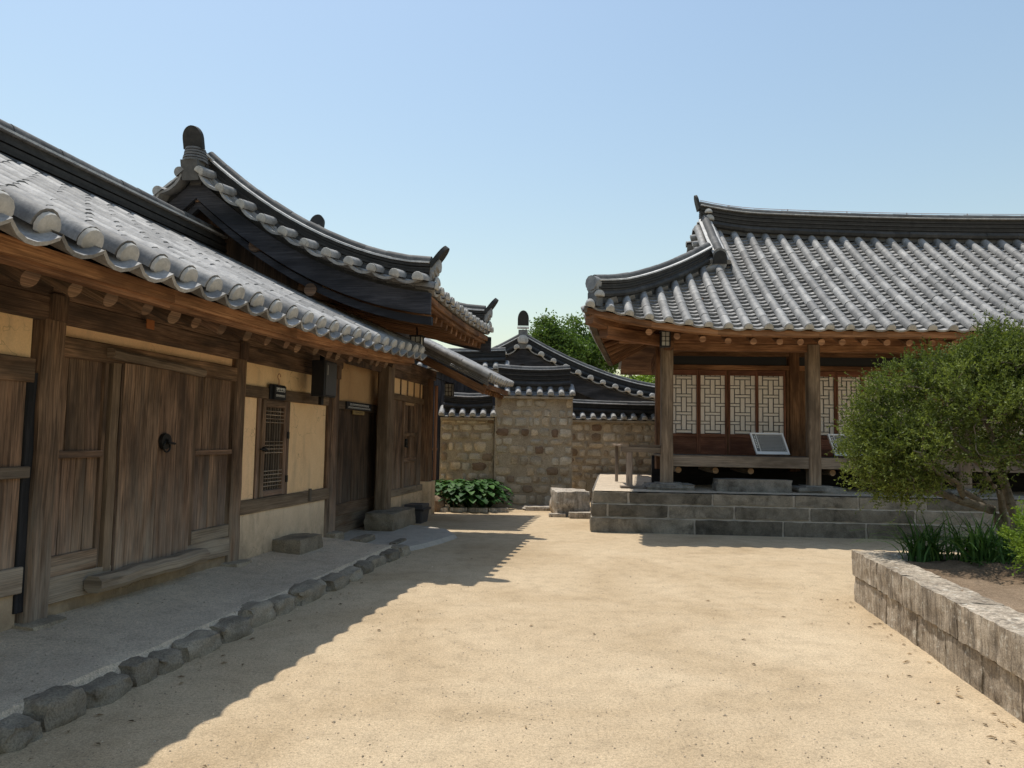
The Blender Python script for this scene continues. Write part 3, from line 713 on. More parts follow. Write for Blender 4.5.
# =================================================================== FAR LEFT WING
cw = thing('far_wing', 'far tiled wing past the gate, plain brown soffit under a bright thin roof edge', 'building', 'L', (WV, 13.8, .1))
def SC(u, s): return V((-2.66 - s * 3.14, u, 2.63 + .03 * ((u - 14) / 1.3) ** 2 + 1.54 * s))
mb = MB(); plugs = []; rowsC = [13.26 + .265 * k for k in range(10)]
tile_field(mb, SC, rowsC, lambda a: 1.0, .2, .08, .3, .055, .024, .02, plugs, t1=1.25)
# tiled verge edge
for k in range(4): sweep(mb, [SC(13.2, s) + V((0, -.0 + .012 * (k % 2), -.035 - .035 * k)) for s in lin(0, 1, 8)], [(-.06, 0), (.06, 0), (.06, .024), (-.06, .024)], .6, smooth=False)
half_tiles(mb, [SC(13.2, s) + V((0, 0, .02)) for s in lin(0, 1, 8)], .09, .3)
grid_surface(mb, lambda u, s: V((-5.8 - s * 3, u, 4.16 - s * 1.5)), [13.2, 15.6], [0, 1], .9)
roofC = part('roof', mb, 'tile', cw)
for p, d, N in plugs: put_plug(roofC, p, d, N, .08, .03, .15)
mb = MB(); ridge_stack(mb, [V((-5.8, 13.2, 4.2)), V((-5.8, 15.6, 4.22))], .2, 3, .042, .07, .08); part('ridge', mb, 'tile', roofC)
mb = MB(); grid_surface(mb, lambda u, s: SC(u, s) + V((0, 0, -.21)), lin(13.18, 15.6, 12), lin(0.04, 1, 6), (.85, .85, .85), (1, 3), flip=True)
part('soffit', mb, 'redwood', roofC)
piece('eave_board', 'redwood', roofC, lambda m: (beam(m, (-2.72, 13.2, 2.50), (-2.72, 15.6, 2.51), .05, .1, tint=.7), beam(m, (-2.7, 13.14, 2.40), (-5.75, 13.14, 3.93), .05, .14, tint=(.62, .62, .62))))
for k in range(10):
    u = 13.3 + .24 * k
    piece('rafter', 'redwood', cw, lambda m: beam(m, (-2.78, u, 2.41), (-4.4, u, 3.2), .07, .09, tint=wt(.7, .9)))
piece('purlin', 'oldwood', cw, lambda m: (beam(m, (-4.2, 12.05, 2.82), (-4.2, 14.95, 2.82), .18, .2), box(m, (WV - .08, 12.08, 2.58), (WV + .02, 14.85, 2.72), 1)))
for a, b in ((12.42, 12.78), (12.82, 13.18), (13.22, 13.6), (13.64, 14.0), (14.02, 14.2)): piece('plaster_panel', 'ochre', cw, lambda m: box(m, (WV - .1, a, 2.3), (WV - .03, b, 2.62), 2, tint=(1.05, 1.0, .92)))
piece('plaster_panel', 'ochre', cw, lambda m: box(m, (WV - .06, 12.05, 2.58), (WV - .02, 14.9, 2.7), 1, tint=.9))
for u in (12.4, 12.8, 13.2, 13.62, 14.01): piece('panel_batten', 'oldwood', cw, lambda m: box(m, (WV - .08, u - .02, 2.3), (WV - .012, u + .02, 2.6), 2))
piece('lintel', 'greywood', cw, lambda m: box(m, (WV - .09, 12.1, 2.19), (WV + .01, 14.2, 2.3), 1, tint=(.6, .5, .4)))
piece('plank_panel', 'oldwood', cw, lambda m: planks(m, 12.1, 12.9, .6, 2.19, WV - .02, 4))
piece('plank_panel', 'oldwood', cw, lambda m: planks(m, 13.87, 14.2, .6, 2.19, WV - .03, 2, lo=1, hi=1.3))
dC = piece('door', 'oldwood', cw, lambda m: (planks(m, 12.98, 13.78, .62, 2.13, WV - .04, 4, lo=.8, hi=1.1), [box(m, (WV - .06, a, .56), (WV + .02, b, 2.18), 2) for a, b in ((12.9, 12.98), (13.77, 13.86))], box(m, (WV - .05, 12.98, 1.55), (WV - .0, 13.77, 1.62), 1), box(m, (WV - .05, 12.98, 1.08), (WV - .0, 13.77, 1.16), 1), box(m, (WV - .05, 13.33, 1.16), (WV - .0, 13.4, 2.13), 2)))
piece('ring_handle', 'iron', dC, lambda m: (rod(m, (WV - .02, 13.05, 1.45), (WV + .04, 13.05, 1.45), .07, .06, 14), rod(m, (WV + .02, 13.0, 1.38), (WV + .03, 13.12, 1.36), .02, .02, 8)))
piece('sill_beam', 'greywood', cw, lambda m: box(m, (WV - .1, 12.05, .5), (WV + .02, 14.2, .62), 1, tint=(.8, .76, .68)))
piece('plaster_panel', 'lowwall', cw, lambda m: box(m, (WV - .12, 12.05, .02), (WV + .0, 14.3, .5), 1))
piece('post', 'oldwood', cw, lambda m: beam(m, (WV - .02, 14.52, .5), (WV - .02, 14.52, 2.72), .2, .24, (0, 1, 0), .02, (.85, .75, .65), 6, .004))
piece('post_footing', 'lowwall', cw, lambda m: box(m, (WV - .14, 14.36, .0), (WV + .13, 14.76, .66), 2, ch=.02, tint=(1.05, 1, .95)))
piece('downpipe', 'copper', cw, lambda m: (rod(m, (WV + .12, 14.7, .68), (WV + .12, 14.7, 2.6), .035, .035, 10), rod(m, (WV + .12, 14.7, 1.28), (WV + .12, 14.7, 1.33), .048, .048, 10)))
piece('fire_extinguisher_tube', 'dirtpaper', cw, lambda m: rod(m, (WV + .03, 14.2, .95), (WV + .03, 14.2, 1.35), .03, .03, 10)) if False else None
piece('end_wall', 'lowwall', cw, lambda m: box(m, (-8.8, 14.62, .02), (WV - .14, 14.74, 2.8), 0))

# =================================================================== HALL ON THE RIGHT
hall = thing('main_hall', 'tiled timber hall with red lattice doors on a stone platform at right', 'building', 'F', (4, 2, 0))
XR = 10.5
def ezF(x): return 3.43 + .36 * max(0, (1.1 - x) / 2.7) ** 1.8
def eyF(x): return -1.28 - .09 * max(0, (1.1 - x) / 2.7) ** 2
def rzF(x): return 5.90 + .20 * (abs(8 - x) / 6.9) ** 2
RY = 2.5; GX = 1.12
def SF(x, s):
    y0 = eyF(x); z0 = ezF(x); zr = rzF(max(x, GX))
    return V((x, y0 + (RY - y0) * s, z0 + (zr - z0) * (.86 * s + .14 * s * s)))
def smF(x):
    if x >= GX: return 1.0
    y = x + .22; return max(0, min(1, (y - eyF(x)) / (RY - eyF(x))))
def SFl(y, s):    # left hip slope; a = y, s from eave to gable foot
    yc = 2.5; t = (y - yc) / 3.85; x0 = -1.62 + .12 * (1 - t * t) + .125 * (y + 1.35); z0 = 3.44 + .35 * abs(t) ** 3
    return V((x0 + (GX - x0) * s, y, z0 + (5.15 - z0) * (.9 * s + .1 * s * s)))
def smL(y):
    x = min(y - .22, 5.0 - y - .0); x0 = SFl(y, 0).x; return max(0, min(1, (x - x0) / (GX - x0)))
mb = MB(); plugs = []; rowsF = [-1.50 + .327 * k for k in range(37)]
tile_field(mb, SF, rowsF, smF, .155, .077, .36, .06, .052, .05, plugs, t0=.68, t1=1.16, first=.02, jag=.008)
pl2 = []
tile_field(mb, SFl, [-1.1 + .33 * k for k in range(22)], smL, .15, .075, .36, .05, .026, .024, pl2)
grid_surface(mb, lambda x, s: V((x, 2.5 + s * 3.8, rzF(max(x, GX)) - s * 2.45)), lin(GX, XR, 6), [0, 1], .9)
grid_surface(mb, lambda x, s: V((x, 3.9 + s * 2.4, 5.0 - s * 1.55)), lin(-.4, GX, 3), [0, 1], .9)
roofF = part('roof', mb, 'tile', hall)
for p, d, N in plugs: put_plug(roofF, p, d, N, .073, .012, .05)
for p, d, N in pl2: put_plug(roofF, p, d, N, .073, .012, .05)
mb = MB()
rp = [V((x, RY, rzF(x) + .10 + .13 * max(0, (2.4 - x) / 1.4) ** 2)) for x in lin(1.05, XR, 30)]
ridge_stack(mb, rp, .24, 7, .045, .08, .09)
plate(mb, arch(.26, .34), rp[0] + V((-.02, 0, .30)), (0, 1, 0), (-.25, 0, 1), .05, .12)
rg = part('ridge', mb, 'tile', roofF)
def wire(m):
    q = [p + V((0, 0, .52)) for p in rp]
    for a, b in zip(q, q[1:]): rod(m, a, b, .006, .006, 5)
    for p in rp[2::4]: rod(m, p + V((0, 0, .44)), p + V((0, 0, .53)), .008, .008, 5)
piece('lightning_wire', 'copper', rg, wire)
# gable ridge descending the front slope, and the rear one
gx = GX + .02
for sgn in (1, -1):
    mb = MB(); pth = []
    for s in lin(.98, .60, 10):
        p = SF(gx, s); y = p.y if sgn > 0 else 2 * RY - p.y; pth.append(V((gx, y, p.z + .09 + .08 * max(0, s - .8))))
    ridge_stack(mb, pth, .2, 4, .045, .085, .07)
    half_tiles(mb, [p + V((.16, 0, .05)) for p in pth], .08, .3); half_tiles(mb, [p + V((-.16, 0, .05)) for p in pth], .08, .3)
    e = pth[-1]
    for k in range(5): rod(mb, e + V((0, -sgn * .0, .02 + .05 * k)), e + V((0, -sgn * (.06 + .0 * k), .02 + .05 * k - .01)), .13, .13, 14, (.85, .85, .85))
    plate(mb, arch(.26, .26), e + V((0, -sgn * .05, .02)), (1, 0, 0), (0, -sgn * .15, 1), .05, .12)
    part('gable_ridge', mb, 'tile', roofF)
put_plug(rg, rp[1] + V((-.14, -.16, .12)), (0, -1, .3), (0, 0, 1), .10, .05); put_plug(rg, rp[1] + V((-.16, -.17, .27)), (0, -1, .3), (0, 0, 1), .085, .04)
# hip ridge to the front-left corner
def hip(x):
    p = SF(x, smF(x)); return p
mb = MB(); hp = [hip(x) + V((0, 0, .12 + .06 * max(0, (-.9 - x) / .7))) for x in lin(.95, -1.42, 18)]
ridge_stack(mb, hp, .2, 4, .045, .075, .07)
e = hp[-1]; dd = V((-.7, -.7, 0))
for k in range(4): rod(mb, e + dd * (-.05) + V((0, 0, .05 + .05 * k)), e + dd * (.03 + .02 * k) + V((0, 0, .05 + .05 * k)), .10 + .008 * k, .105 + .008 * k, 12, (.95, .95, .95))
sweep(mb, [e + dd * -.1 + V((0, 0, -.1)), e + dd * .06 + V((0, 0, -.1))], [(-.1, -.1), (.1, -.1), (.1, .14), (-.1, .14)], .6)
hr = part('hip_ridge', mb, 'tile', roofF); put_plug(hr, e + V((.08, -.12, -.02)), (.1, -1, .1), (0, 0, 1), .09, .04); put_plug(hr, e + dd * .12 + V((0, 0, -.17)), (-.5, -.8, .1), (0, 0, 1), .08, .04)
# gable: verge tiles and boards
mb = MB()
def VF(sg):
    def f(a, s):
        p = SF(GX, .58 + a); y = p.y if sg > 0 else 2 * RY - p.y; return V((GX - .30 + s * .28, y, p.z - .02 + s * .03))
    return f
for sg in (1, -1): tile_field(mb, VF(sg), [.02 + .068 * k for k in range(6)], lambda a: 1.0, .2, .07, .3, .05, .02, .02)
part('verge_tiles', mb, 'tile', roofF)
def gabF(m):
    pts = [SF(GX, s) for s in lin(.5, .99, 6)]; pts = pts + [V((p.x, 2 * RY - p.y, p.z)) for p in pts[::-1]]
    n = len(pts); t = [V((GX - .1, p.y, p.z - .05)) for p in pts]; b = [V((GX - .1, p.y, 4.6)) for p in pts]
    m.add(t + b, [(i, i + 1, n + i + 1, n + i) for i in range(n - 1)], [[(0, i), (1, i), (1, i + 1), (0, i + 1)] for i in range(n - 1)], 1.0, False)
piece('gable_wall', 'darkwood', hall, gabF)
# eave boards: front and left side, following the upswept line
def boards(m, S_, A, dz, w, h, ins, t0, t1):
    for a, b in zip(A, A[1:]):
        p, q = S_(a, ins), S_(b, ins); beam(m, p + V((0, 0, dz)), q + V((0, 0, dz)), w, h, tint=wt(t0, t1), ch=.004)
mb = MB(); boards(mb, SF, lin(-1.56, XR, 22), -.105, .05, .10, .018, .85, 1.05); boards(mb, SF, lin(-1.5, XR, 22), -.17, .08, .05, .03, .8, 1.0)
part('eave_board', mb, 'redwood', roofF)
mb = MB(); boards(mb, SFl, lin(-1.36, 6.2, 14), -.085, .05, .11, .018, .55, .7); boards(mb, SFl, lin(-1.3, 6.2, 14), -.16, .08, .05, .04, .5, .6)
part('eave_board', mb, 'greywood', roofF)
mb = MB()
grid_surface(mb, lambda x, s: SF(x, min(s, smF(x)) if x < GX else s) + V((0, 0, -.16)), lin(-1.5, XR, 30), lin(.03, .62, 6), (.9, .85, .8), (1, 3.8), flip=True)
grid_surface(mb, lambda y, s: SFl(y, min(s, smL(y))) + V((0, 0, -.17)), lin(-1.3, 6.2, 24), lin(.03, .9, 6), (.9, .85, .8), (1, 2.7), flip=False)
grid_surface(mb, lambda x, s: V((x, 2.6 + s * 3.7, rzF(max(x, GX)) - .2 - s * 2.42)), lin(GX, XR, 6), [0, 1], .6, (1, 3))
grid_surface(mb, lambda x, s: V((x, 3.9 + s * 2.35, 4.8 - s * 1.5)), lin(-.35, GX, 3), [0, 1], .6, (1, 3))
part('soffit', mb, 'redwood', roofF)
# corner beam and fan rafters
def cor(m):
    pts = [V((.35, .35, 3.62)), V((-.45, -.3, 3.50)), V((-1.05, -.85, 3.50)), V((-1.5, -1.26, 3.60))]
    for a, b, h in zip(pts, pts[1:], (.26, .24, .22)): beam(m, a, b, .19, h, ch=.015, tint=(.95, .9, .85))
piece('corner_rafter', 'redwood', hall, cor)
piece('corner_rafter', 'redwood', hall, lambda m: beam(m, V((.1, .1, 3.38)), V((-1.25, -1.04, 3.40)), .2, .22, ch=.03, tint=(.85, .8, .78)))
RFX = [-.5, -.03, .40, .82, 1.24, 1.67, 2.01, 2.35, 2.69] + [3.05 + .36 * k for k in range(20)]
for i, x in enumerate(RFX):
    xi = x if x > .8 else x * .45 + .44
    xe = x
    zz = ezF(x) - .175
    piece('rafter', 'redwood', hall, lambda m: rod(m, (xe, eyF(x) + .14, zz - .02), (xi, .9, 4.15), .056, .062, 14, wt(.8, 1.0), .004, 2, (1.25, 1.3, 1.35)))
for k in range(9):
    y = -.45 + .5 * k
    p = SFl(y, .05); piece('rafter', 'redwood', hall, lambda m: rod(m, (p.x + .04, y, p.z - .2), (.6, y * .85 + .25, 4.1), .055, .06, 12, wt(.7, .9), 0, 1, (1.0, 1.0, 1.0)))
# columns, beams
CX = [0, 2.61, 5.2, 7.8, 10.2]
for x in CX:
    piece('column', 'greywood', hall, lambda m: beam(m, (x - .03, 0, .76), (x - .03, 0, 3.33), .21, .21, (0, 1, 0), .016, (.92, .85, .77), 6, .003))
    piece('base_stone', 'granite', hall, lambda m: (rock(m, (x + .02, .02, .72), (.85, .7, .13), 7, .1, .22, int(x * 7 + 3), 1.15), rock(m, (x, 0, .775), (.5, .45, .06), 5, .06, .2, int(x * 5), 1.2)))
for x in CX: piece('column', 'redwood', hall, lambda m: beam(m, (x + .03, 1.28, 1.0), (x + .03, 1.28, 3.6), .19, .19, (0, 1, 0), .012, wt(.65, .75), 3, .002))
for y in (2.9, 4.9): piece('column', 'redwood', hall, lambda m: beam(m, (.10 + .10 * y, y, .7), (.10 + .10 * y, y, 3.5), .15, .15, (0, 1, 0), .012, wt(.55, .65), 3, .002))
piece('purlin', 'redwood', hall, lambda m: [beam(m, (a, 0, 3.43), (b - .003, 0, 3.43), .18, .19, ch=.02, tint=wt(.95, 1.1)) for a, b in zip([-.9] + CX, CX[:1] + CX[1:] + [10.6])] and None)
piece('tie_beam', 'redwood', hall, lambda m: [box(m, (a + .08, -.075, 3.20), (b - .14, .075, 3.33), 0, tint=wt(.9, 1.05)) for a, b in zip(CX, CX[1:])] and None)
piece('tie_beam', 'redwood', hall, lambda m: (beam(m, (-.05, -.5, 3.265), (.40, 5, 3.265), .15, .13, tint=(.6, .6, .6)), beam(m, (-.05, -.45, 3.43), (.40, 5, 3.43), .18, .18, tint=(.55, .55, .55))))
# porch floor
piece('floor_beam', 'greywood', hall, lambda m: [box(m, (a + .077, -.08, 1.10), (b - .137, .09, 1.30), 0, tint=wt(.85, .95)) for a, b in zip(CX, CX[1:])] and None)
piece('porch_floor', 'greywood', hall, lambda m: [box(m, (-.1 + .42 * k, .092, 1.26), (.315 + .42 * k, 1.3, 1.302), 1, tint=wt(.6, .8)) for k in range(25)] and None)
for x in (.2, .87, 1.5, 2.95, 3.6): piece('floor_joist', 'greywood', hall, lambda m: rod(m, (x, .1, 1.03), (x, 1.5, 1.03), .055, .055, 12, wt(.8, 1), 0, 1, (1.5, 1.2, .9)))
piece('crawl_shade', 'darkwood', hall, lambda m: box(m, (-.1, 1.5, .66), (10.3, 1.6, 1.26), 0, tint=.6))  # dark panel puts the underfloor shade into its colour
# door wall
YD = 1.25
piece('transom_mesh', 'black', hall, lambda m: [box(m, (a + .1, YD + .02, 3.05), (b - .1, YD + .04, 3.28), 0) for a, b in zip(CX, CX[1:])] and None)
piece('lintel', 'redwood', hall, lambda m: [(box(m, (a + .125, YD - .05, 3.255), (b - .07, YD + .07, 3.42), 0, tint=wt(.6, .7)), box(m, (a + .125, YD - .05, 2.98), (b - .07, YD + .06, 3.075), 0, tint=wt(.85, .95))) for a, b in zip(CX, CX[1:])] and None)
def lattice_bars(m, x0, x1, z0, z1, y):
    W, H = x1 - x0, z1 - z0; Pn = 3.25; P = H / Pn; t = .0055; h = .17
    def hb(fx0, fx1, z): box(m, (x0 + W * fx0, y, z - t), (x0 + W * fx1, y + .014, z + t), 0, .001, 1.0) if z0 < z < z1 else None
    def vb(fx, za, zb):
        za, zb = max(za, z0), min(zb, z1)
        if zb > za + .01: box(m, (x0 + W * fx - t, y + .003, za), (x0 + W * fx + t, y + .017, zb), 2, .001, 1.0)
    for k in range(-1, 4):
        b = z1 - .02 - P * (k + h) + 0
        hb(.18, .82, b); hb(.18, .82, b + P * h)
        for fx in (.40, .60): vb(fx, b - P * (1 - h), b)
        for s in ((0, .40), (.60, 1)):
            hb(*s, b - P * .33); hb(*s, b - P * .33 - P * h)
        for fx in (.18, .82): vb(fx, b - P * .33, b + P * h + P * .33)
LEAVES = [(.25, .74), (.82, 1.30), (1.40, 1.89), (1.95, 2.44)] + [(2.92, 3.41), (3.49, 3.92), (4.0, 4.44), (4.52, 4.98)] + [(5.55, 6.03), (6.12, 6.6), (6.7, 7.18), (7.26, 7.6)]
for x0, x1 in LEAVES:
    dl = piece('door_leaf', 'doorred', hall, lambda m: (box(m, (x0 - .038, YD - .02, 1.3), (x0, YD + .03, 2.975), 2), box(m, (x1, YD - .02, 1.3), (x1 + .038, YD + .03, 2.975), 2), box(m, (x0, YD - .02, 2.87), (x1, YD + .03, 2.975), 0), box(m, (x0, YD - .02, 1.64), (x1, YD + .03, 1.71), 0), box(m, (x0, YD + .002, 1.3), (x1, YD + .02, 1.64), 0)))
    piece('paper_pane', 'paper', dl, lambda m: box(m, (x0, YD + .016, 1.71), (x1, YD + .024, 2.87), 2, .0005, 1.0))
    piece('lattice', 'darkwood', dl, lambda m: lattice_bars(m, x0, x1, 1.71, 2.87, YD - .002))
for a, b in ((.125, .205), (1.34, 1.358), (2.485, 2.545), (2.735, 2.875), (5.025, 5.14), (5.33, 5.5)): piece('door_frame', 'redwood', hall, lambda m: box(m, (a, YD - .035, 1.3), (b, YD + .05, 2.978), 2, tint=wt(.55, .65)))
piece('wall_board', 'redwood', hall, lambda m: [box(m, (2.44 + .04 + .0, YD + .05, 1.3), (2.56, YD + .08, 2.98), 2, tint=.6), ] and None)
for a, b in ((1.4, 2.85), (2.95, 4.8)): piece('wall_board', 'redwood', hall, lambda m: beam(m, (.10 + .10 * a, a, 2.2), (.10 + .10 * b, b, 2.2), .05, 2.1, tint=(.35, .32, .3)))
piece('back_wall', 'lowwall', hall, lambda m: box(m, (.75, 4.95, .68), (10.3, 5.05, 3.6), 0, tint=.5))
# little side veranda frame
piece('side_rail', 'greywood', hall, lambda m: (box(m, (-.85, -.06, 1.335), (-.137, .04, 1.43), 0, tint=(.95, .92, .88)), box(m, (-.86, -.04, 1.434), (-.72, 1.9, 1.475), 1, tint=(1.1, 1.05, 1.0)), box(m, (-.7, -.03, 1.434), (-.14, .05, 1.475), 0, tint=(1.1, 1.05, 1)), beam(m, (-.70, -.01, .72), (-.70, -.01, 1.335), .11, .11, (0, 1, 0)), beam(m, (-.78, 1.85, .70), (-.78, 1.85, 1.434), .06, .06, (0, 1, 0)), box(m, (-.86, -.12, .684), (-.44, .12, .73), 0, tint=(.9, .9, .9))))
# stone platform
def plat(m):
    def xl(y): return -1.45 + .075 * (y + .95)
    courses = [(0, .25, [-1.45, .3, 1.75, 3.1, 4.3, 5.6, 7.0, 8.4, 10.6], -.97), (.255, .475, [-1.43, -1.15, -.13, .96, 2.2, 3.9, 5.2, 6.3, 7.7, 9.2, 10.6], -.935), (.48, .68, [-1.41, -.8, .61, 1.95, 3.0, 4.1, 5.5, 6.9, 8.2, 9.4, 10.6], -.90)]
    for ci, (z0, z1, xs, yf) in enumerate(courses):
        for i, (a, b) in enumerate(zip(xs, xs[1:])):
            t = rnd(.55, 1.2); rock(m, ((a + b) / 2, yf + .2, (z0 + z1) / 2 - (.02 if ci == 0 else 0)), (b - a - .03, .4, z1 - z0 - .022 + (.04 if ci == 0 else 0)), 10, .0, .03, i + 7 * ci, (t, t * .965, t * .89), 0, 2.2, True, .012, 8, (max(6, int((b - a) / .06)), 6, 6))
        ys = [yf + .41, .9, 2.3, 3.4, 4.9, 6.3]
        for i, (a, b) in enumerate(zip(ys, ys[1:])):
            t = rnd(.7, 1.1); rock(m, (xl((a + b) / 2) + .2 + .01 * ci, (a + b) / 2, (z0 + z1) / 2), (.4, b - a - .02, z1 - z0 - .012), 7, .03, .035, i + 50 + 7 * ci, t, -.075, 2.2)
piece('stone_platform', 'granite', hall, plat)
def plat_core(m):
    # mortar core set back behind the faces, and the earth floor inside the kerb
    for z0, z1, o in ((-.02, .252, -.002), (.252, .478, -.037), (.478, .664, -.072)):
        vs = [(-1.43 - o, -.95 - o), (10.6, -.95 - o), (10.6, 6.3), (-.9 - o, 6.3)]; n = 4
        m.add([V((x, y, z1)) for x, y in vs] + [V((x, y, z0)) for x, y in vs], [(0, 1, 2, 3)] + [(i, n + i, n + (i + 1) % n, (i + 1) % n) for i in range(4)], None, 1.0, False)
piece('platform_fill', 'apron', hall, plat_core)
piece('platform_top', 'earth', hall, lambda m: grid_surface(m, lambda a, b: V((-1.39 + .075 * (b + .95) + a, b, .686 + .004 * noise.noise((a * 3, b * 3, 1)))), lin(0, 11.9, 40), lin(-.86, 6.28, 24), flip=True))

mb = MB(); rock(mb, (1.43, -.22, .785), (1.32, .36, .24), 9, .05, .1, 4, .95)
single('stepping_stone', mb, 'granite', 'long grey stepping stone on the platform below the hall floor', 'step stone', 'F', (1.43, -.22, .68))

def info_board(cx, cy, z0, label, rotd=0):
    t = thing('info_board', label, 'sign', 'F', (cx, cy, z0), 'white framed information boards')
    def q(x, y): return V((cx + x - y * .22, cy - .14 + y * .34, z0 + .03 + y * .98))   # leaning panel
    def slab(m, x0, x1, y0, y1, d0, d1, tint=1.0):
        n = V((0, -.94, .33)); vs = [q(x0, y0) + n * d0, q(x1, y0) + n * d0, q(x1, y1) + n * d0, q(x0, y1) + n * d0]; vs += [p + n * (d1 - d0) for p in vs]
        m.add(vs, [(0, 3, 2, 1), (4, 5, 6, 7), (0, 1, 5, 4), (1, 2, 6, 5), (2, 3, 7, 6), (3, 0, 4, 7)], None, tint, False)
    piece('frame', 'white', t, lambda m: (slab(m, -.30, .30, 0, .05, 0, .03), slab(m, -.30, .30, .375, .40, 0, .03), slab(m, -.30, -.272, .05, .375, 0, .03), slab(m, .272, .30, .05, .375, 0, .03), slab(m, -.30, .30, 0, .4, -.02, -.002)))
    piece('printed_panel', 'panel', t, lambda m: (slab(m, -.20, .272, .05, .375, 0, .012), slab(m, -.272, -.21, .05, .375, 0, .012, .45)))
    def txt(m):
        for r in range(11):
            x = -.18
            while x < .25:
                w = rnd(.006, .03); slab(m, x, min(x + w, .26), .072 + r * .027, .086 + r * .027, .013, .0145, .10); x += w + rnd(.006, .016)
        for r in range(8): slab(m, -.252 + rnd(0, .008), -.228, .33 - r * .03, .345 - r * .03, .013, .0145, 1.2)
        slab(m, -.207, -.201, .05, .375, .013, .0145, 1.3)
    piece('printed_text', 'letter', t, txt)
    piece('stand', 'charcoal', t, lambda m: (rod(m, q(-.2, .3), q(-.2, .3) + V((.05, .2, -.32)), .01), rod(m, q(.2, .3), q(.2, .3) + V((.05, .2, -.32)), .01)))
info_board(1.95, .42, 1.302, 'white framed information board leaning on the porch floor left of the second column')
info_board(3.36, .42, 1.302, 'white framed information board on the porch, half hidden behind the shrub')

def lantern(fr, c, label, arm):
    t = thing('lantern', label, 'lantern', fr, c, 'small square lanterns under the eaves'); x, y, z = c; w, h = .075, .24
    def frame(m):
        for sx in (-1, 1):
            for sy in (-1, 1): box(m, (x + sx * w - .01, y + sy * w - .01, z), (x + sx * w + .01, y + sy * w + .01, z + h), 2)
        box(m, (x - w - .02, y - w - .02, z + h), (x + w + .02, y + w + .02, z + h + .025), 0); box(m, (x - w - .01, y - w - .01, z - .02), (x + w + .01, y + w + .01, z), 0)
        for k in (1, 2): box(m, (x - w - .004, y - w - .006, z + h * k / 3 - .006), (x + w + .004, y - w + .004, z + h * k / 3 + .006), 0)
        for sy in (-1,): box(m, (x - .006, y - w - .008, z), (x + .006, y - w + .004, z + h), 2)
        rod(m, (x, y, z + h + .02), V((x, y, z + h + .02)) + V(arm), .012)
    piece('frame', 'black', t, frame)
    piece('pane', 'glass', t, lambda m: box(m, (x - w + .008, y - w + .004, z), (x + w - .008, y + w - .004, z + h), 2, tint=.8))
lantern('F', (-.15, -.62, 3.21), 'lantern with pale cross-barred panes on the corner column of the hall', (0, .2, .05))
lantern('L', (-3.18, 10.45, 2.77), 'lantern hanging where the near wing eave ends below the gatehouse', (-.1, .3, .3))
lantern('L', (-3.86, 15.1, 2.42), 'lantern on a black arm at the far end of the far wing', (-.25, -.25, .1))

# =================================================================== BLACK BOX, SIGNS ON THE WING
sp = thing('loudspeaker', 'black box loudspeaker hanging under the eave between lattice window and gate', 'speaker', 'L', (-3.9, 8.8, 2.03))
piece('cabinet', 'black', sp, lambda m: box(m, (-3.98, 8.64, 2.03), (-3.8, 9.0, 2.48), 2, ch=.01))
piece('grille', 'charcoal', sp, lambda m: box(m, (-3.802, 8.66, 2.05), (-3.787, 8.98, 2.46), 2, ch=.004, tint=1.1))
piece('bracket', 'iron', sp, lambda m: (box(m, (-3.95, 8.8, 2.478), (-3.9, 8.86, 2.72), 2), box(m, (-3.95, 8.8, 1.93), (-3.9, 8.86, 2.032), 2)))
piece('badge', 'letter', sp, lambda m: box(m, (-3.787, 8.69, 2.3), (-3.784, 8.703, 2.42), 2, tint=.6))

def glyph(m, o, X, Z, N, s, tint=1.0):
    """a small syllable-block of strokes"""
    def st(x0, z0, x1, z1):
        vs = [o + X * (x0 * s) + Z * (z0 * s), o + X * (x1 * s) + Z * (z0 * s), o + X * (x1 * s) + Z * (z1 * s), o + X * (x0 * s) + Z * (z1 * s)]; vs = vs + [p + N * .003 for p in vs]
        m.add(vs, [(4, 5, 6, 7), (0, 1, 5, 4), (1, 2, 6, 5), (2, 3, 7, 6), (3, 0, 4, 7)], None, tint, False)
    st(.1, .75, .55, .88); st(.1, .45, .23, .75) if rnd(0, 1) > .5 else st(.1, .45, .55, .57)
    st(.68, .4, .8, .98)
    if rnd(0, 1) > .4: st(.8, .62, .97, .73)
    st(.2, .05, .82, .17); st(.2, .05, .32, .33) if rnd(0, 1) > .5 else st(.7, .05, .82, .33)
def sign(name, label, u0, u1, z0, z1, v, rows, cat='sign'):
    t = thing(name, label, cat, 'L', (v, (u0 + u1) / 2, z0))
    piece('board', 'black', t, lambda m: box(m, (v, u0, z0), (v + .025, u1, z1), 1, ch=.004))
    def txt(m):
        for z, s, n, pad in rows:
            for i in range(n): glyph(m, V((v + .0255, u0 + pad + (u1 - u0 - 2 * pad) * i / n, z)), V((0, 1, 0)), V((0, 0, 1)), V((1, 0, 0)), s)
    piece('lettering', 'letter', t, txt)
    return t
ws = sign('window_sign', 'small black sign with white lettering on top of the lattice window', 7.96, 8.24, 1.955, 2.115, WV + .02, [(2.045, .05, 5, .03), (1.985, .028, 8, .03)])
piece('side_board', 'black', ws, lambda m: box(m, (WV - .0, 7.9, 1.95), (WV + .018, 8.27, 2.13), 1))
piece('hook', 'copper', ws, lambda m: (rod(m, (WV + .02, 8.1, 2.12), (WV + .02, 8.1, 2.19), .006), [rod(m, V((WV + .02, 8.1 + .035 * math.cos(a), 2.225 + .035 * math.sin(a))), V((WV + .02, 8.1 + .035 * math.cos(a + .6), 2.225 + .035 * math.sin(a + .6))), .005) for a in [k * .6 for k in range(8)]]))
sign('gate_sign', 'wide black sign with two lines of white lettering above the dark gate', 10.76, 11.84, 1.955, 2.075, -4.382, [(2.015, .036, 17, .12), (1.972, .028, 24, .06)]).location
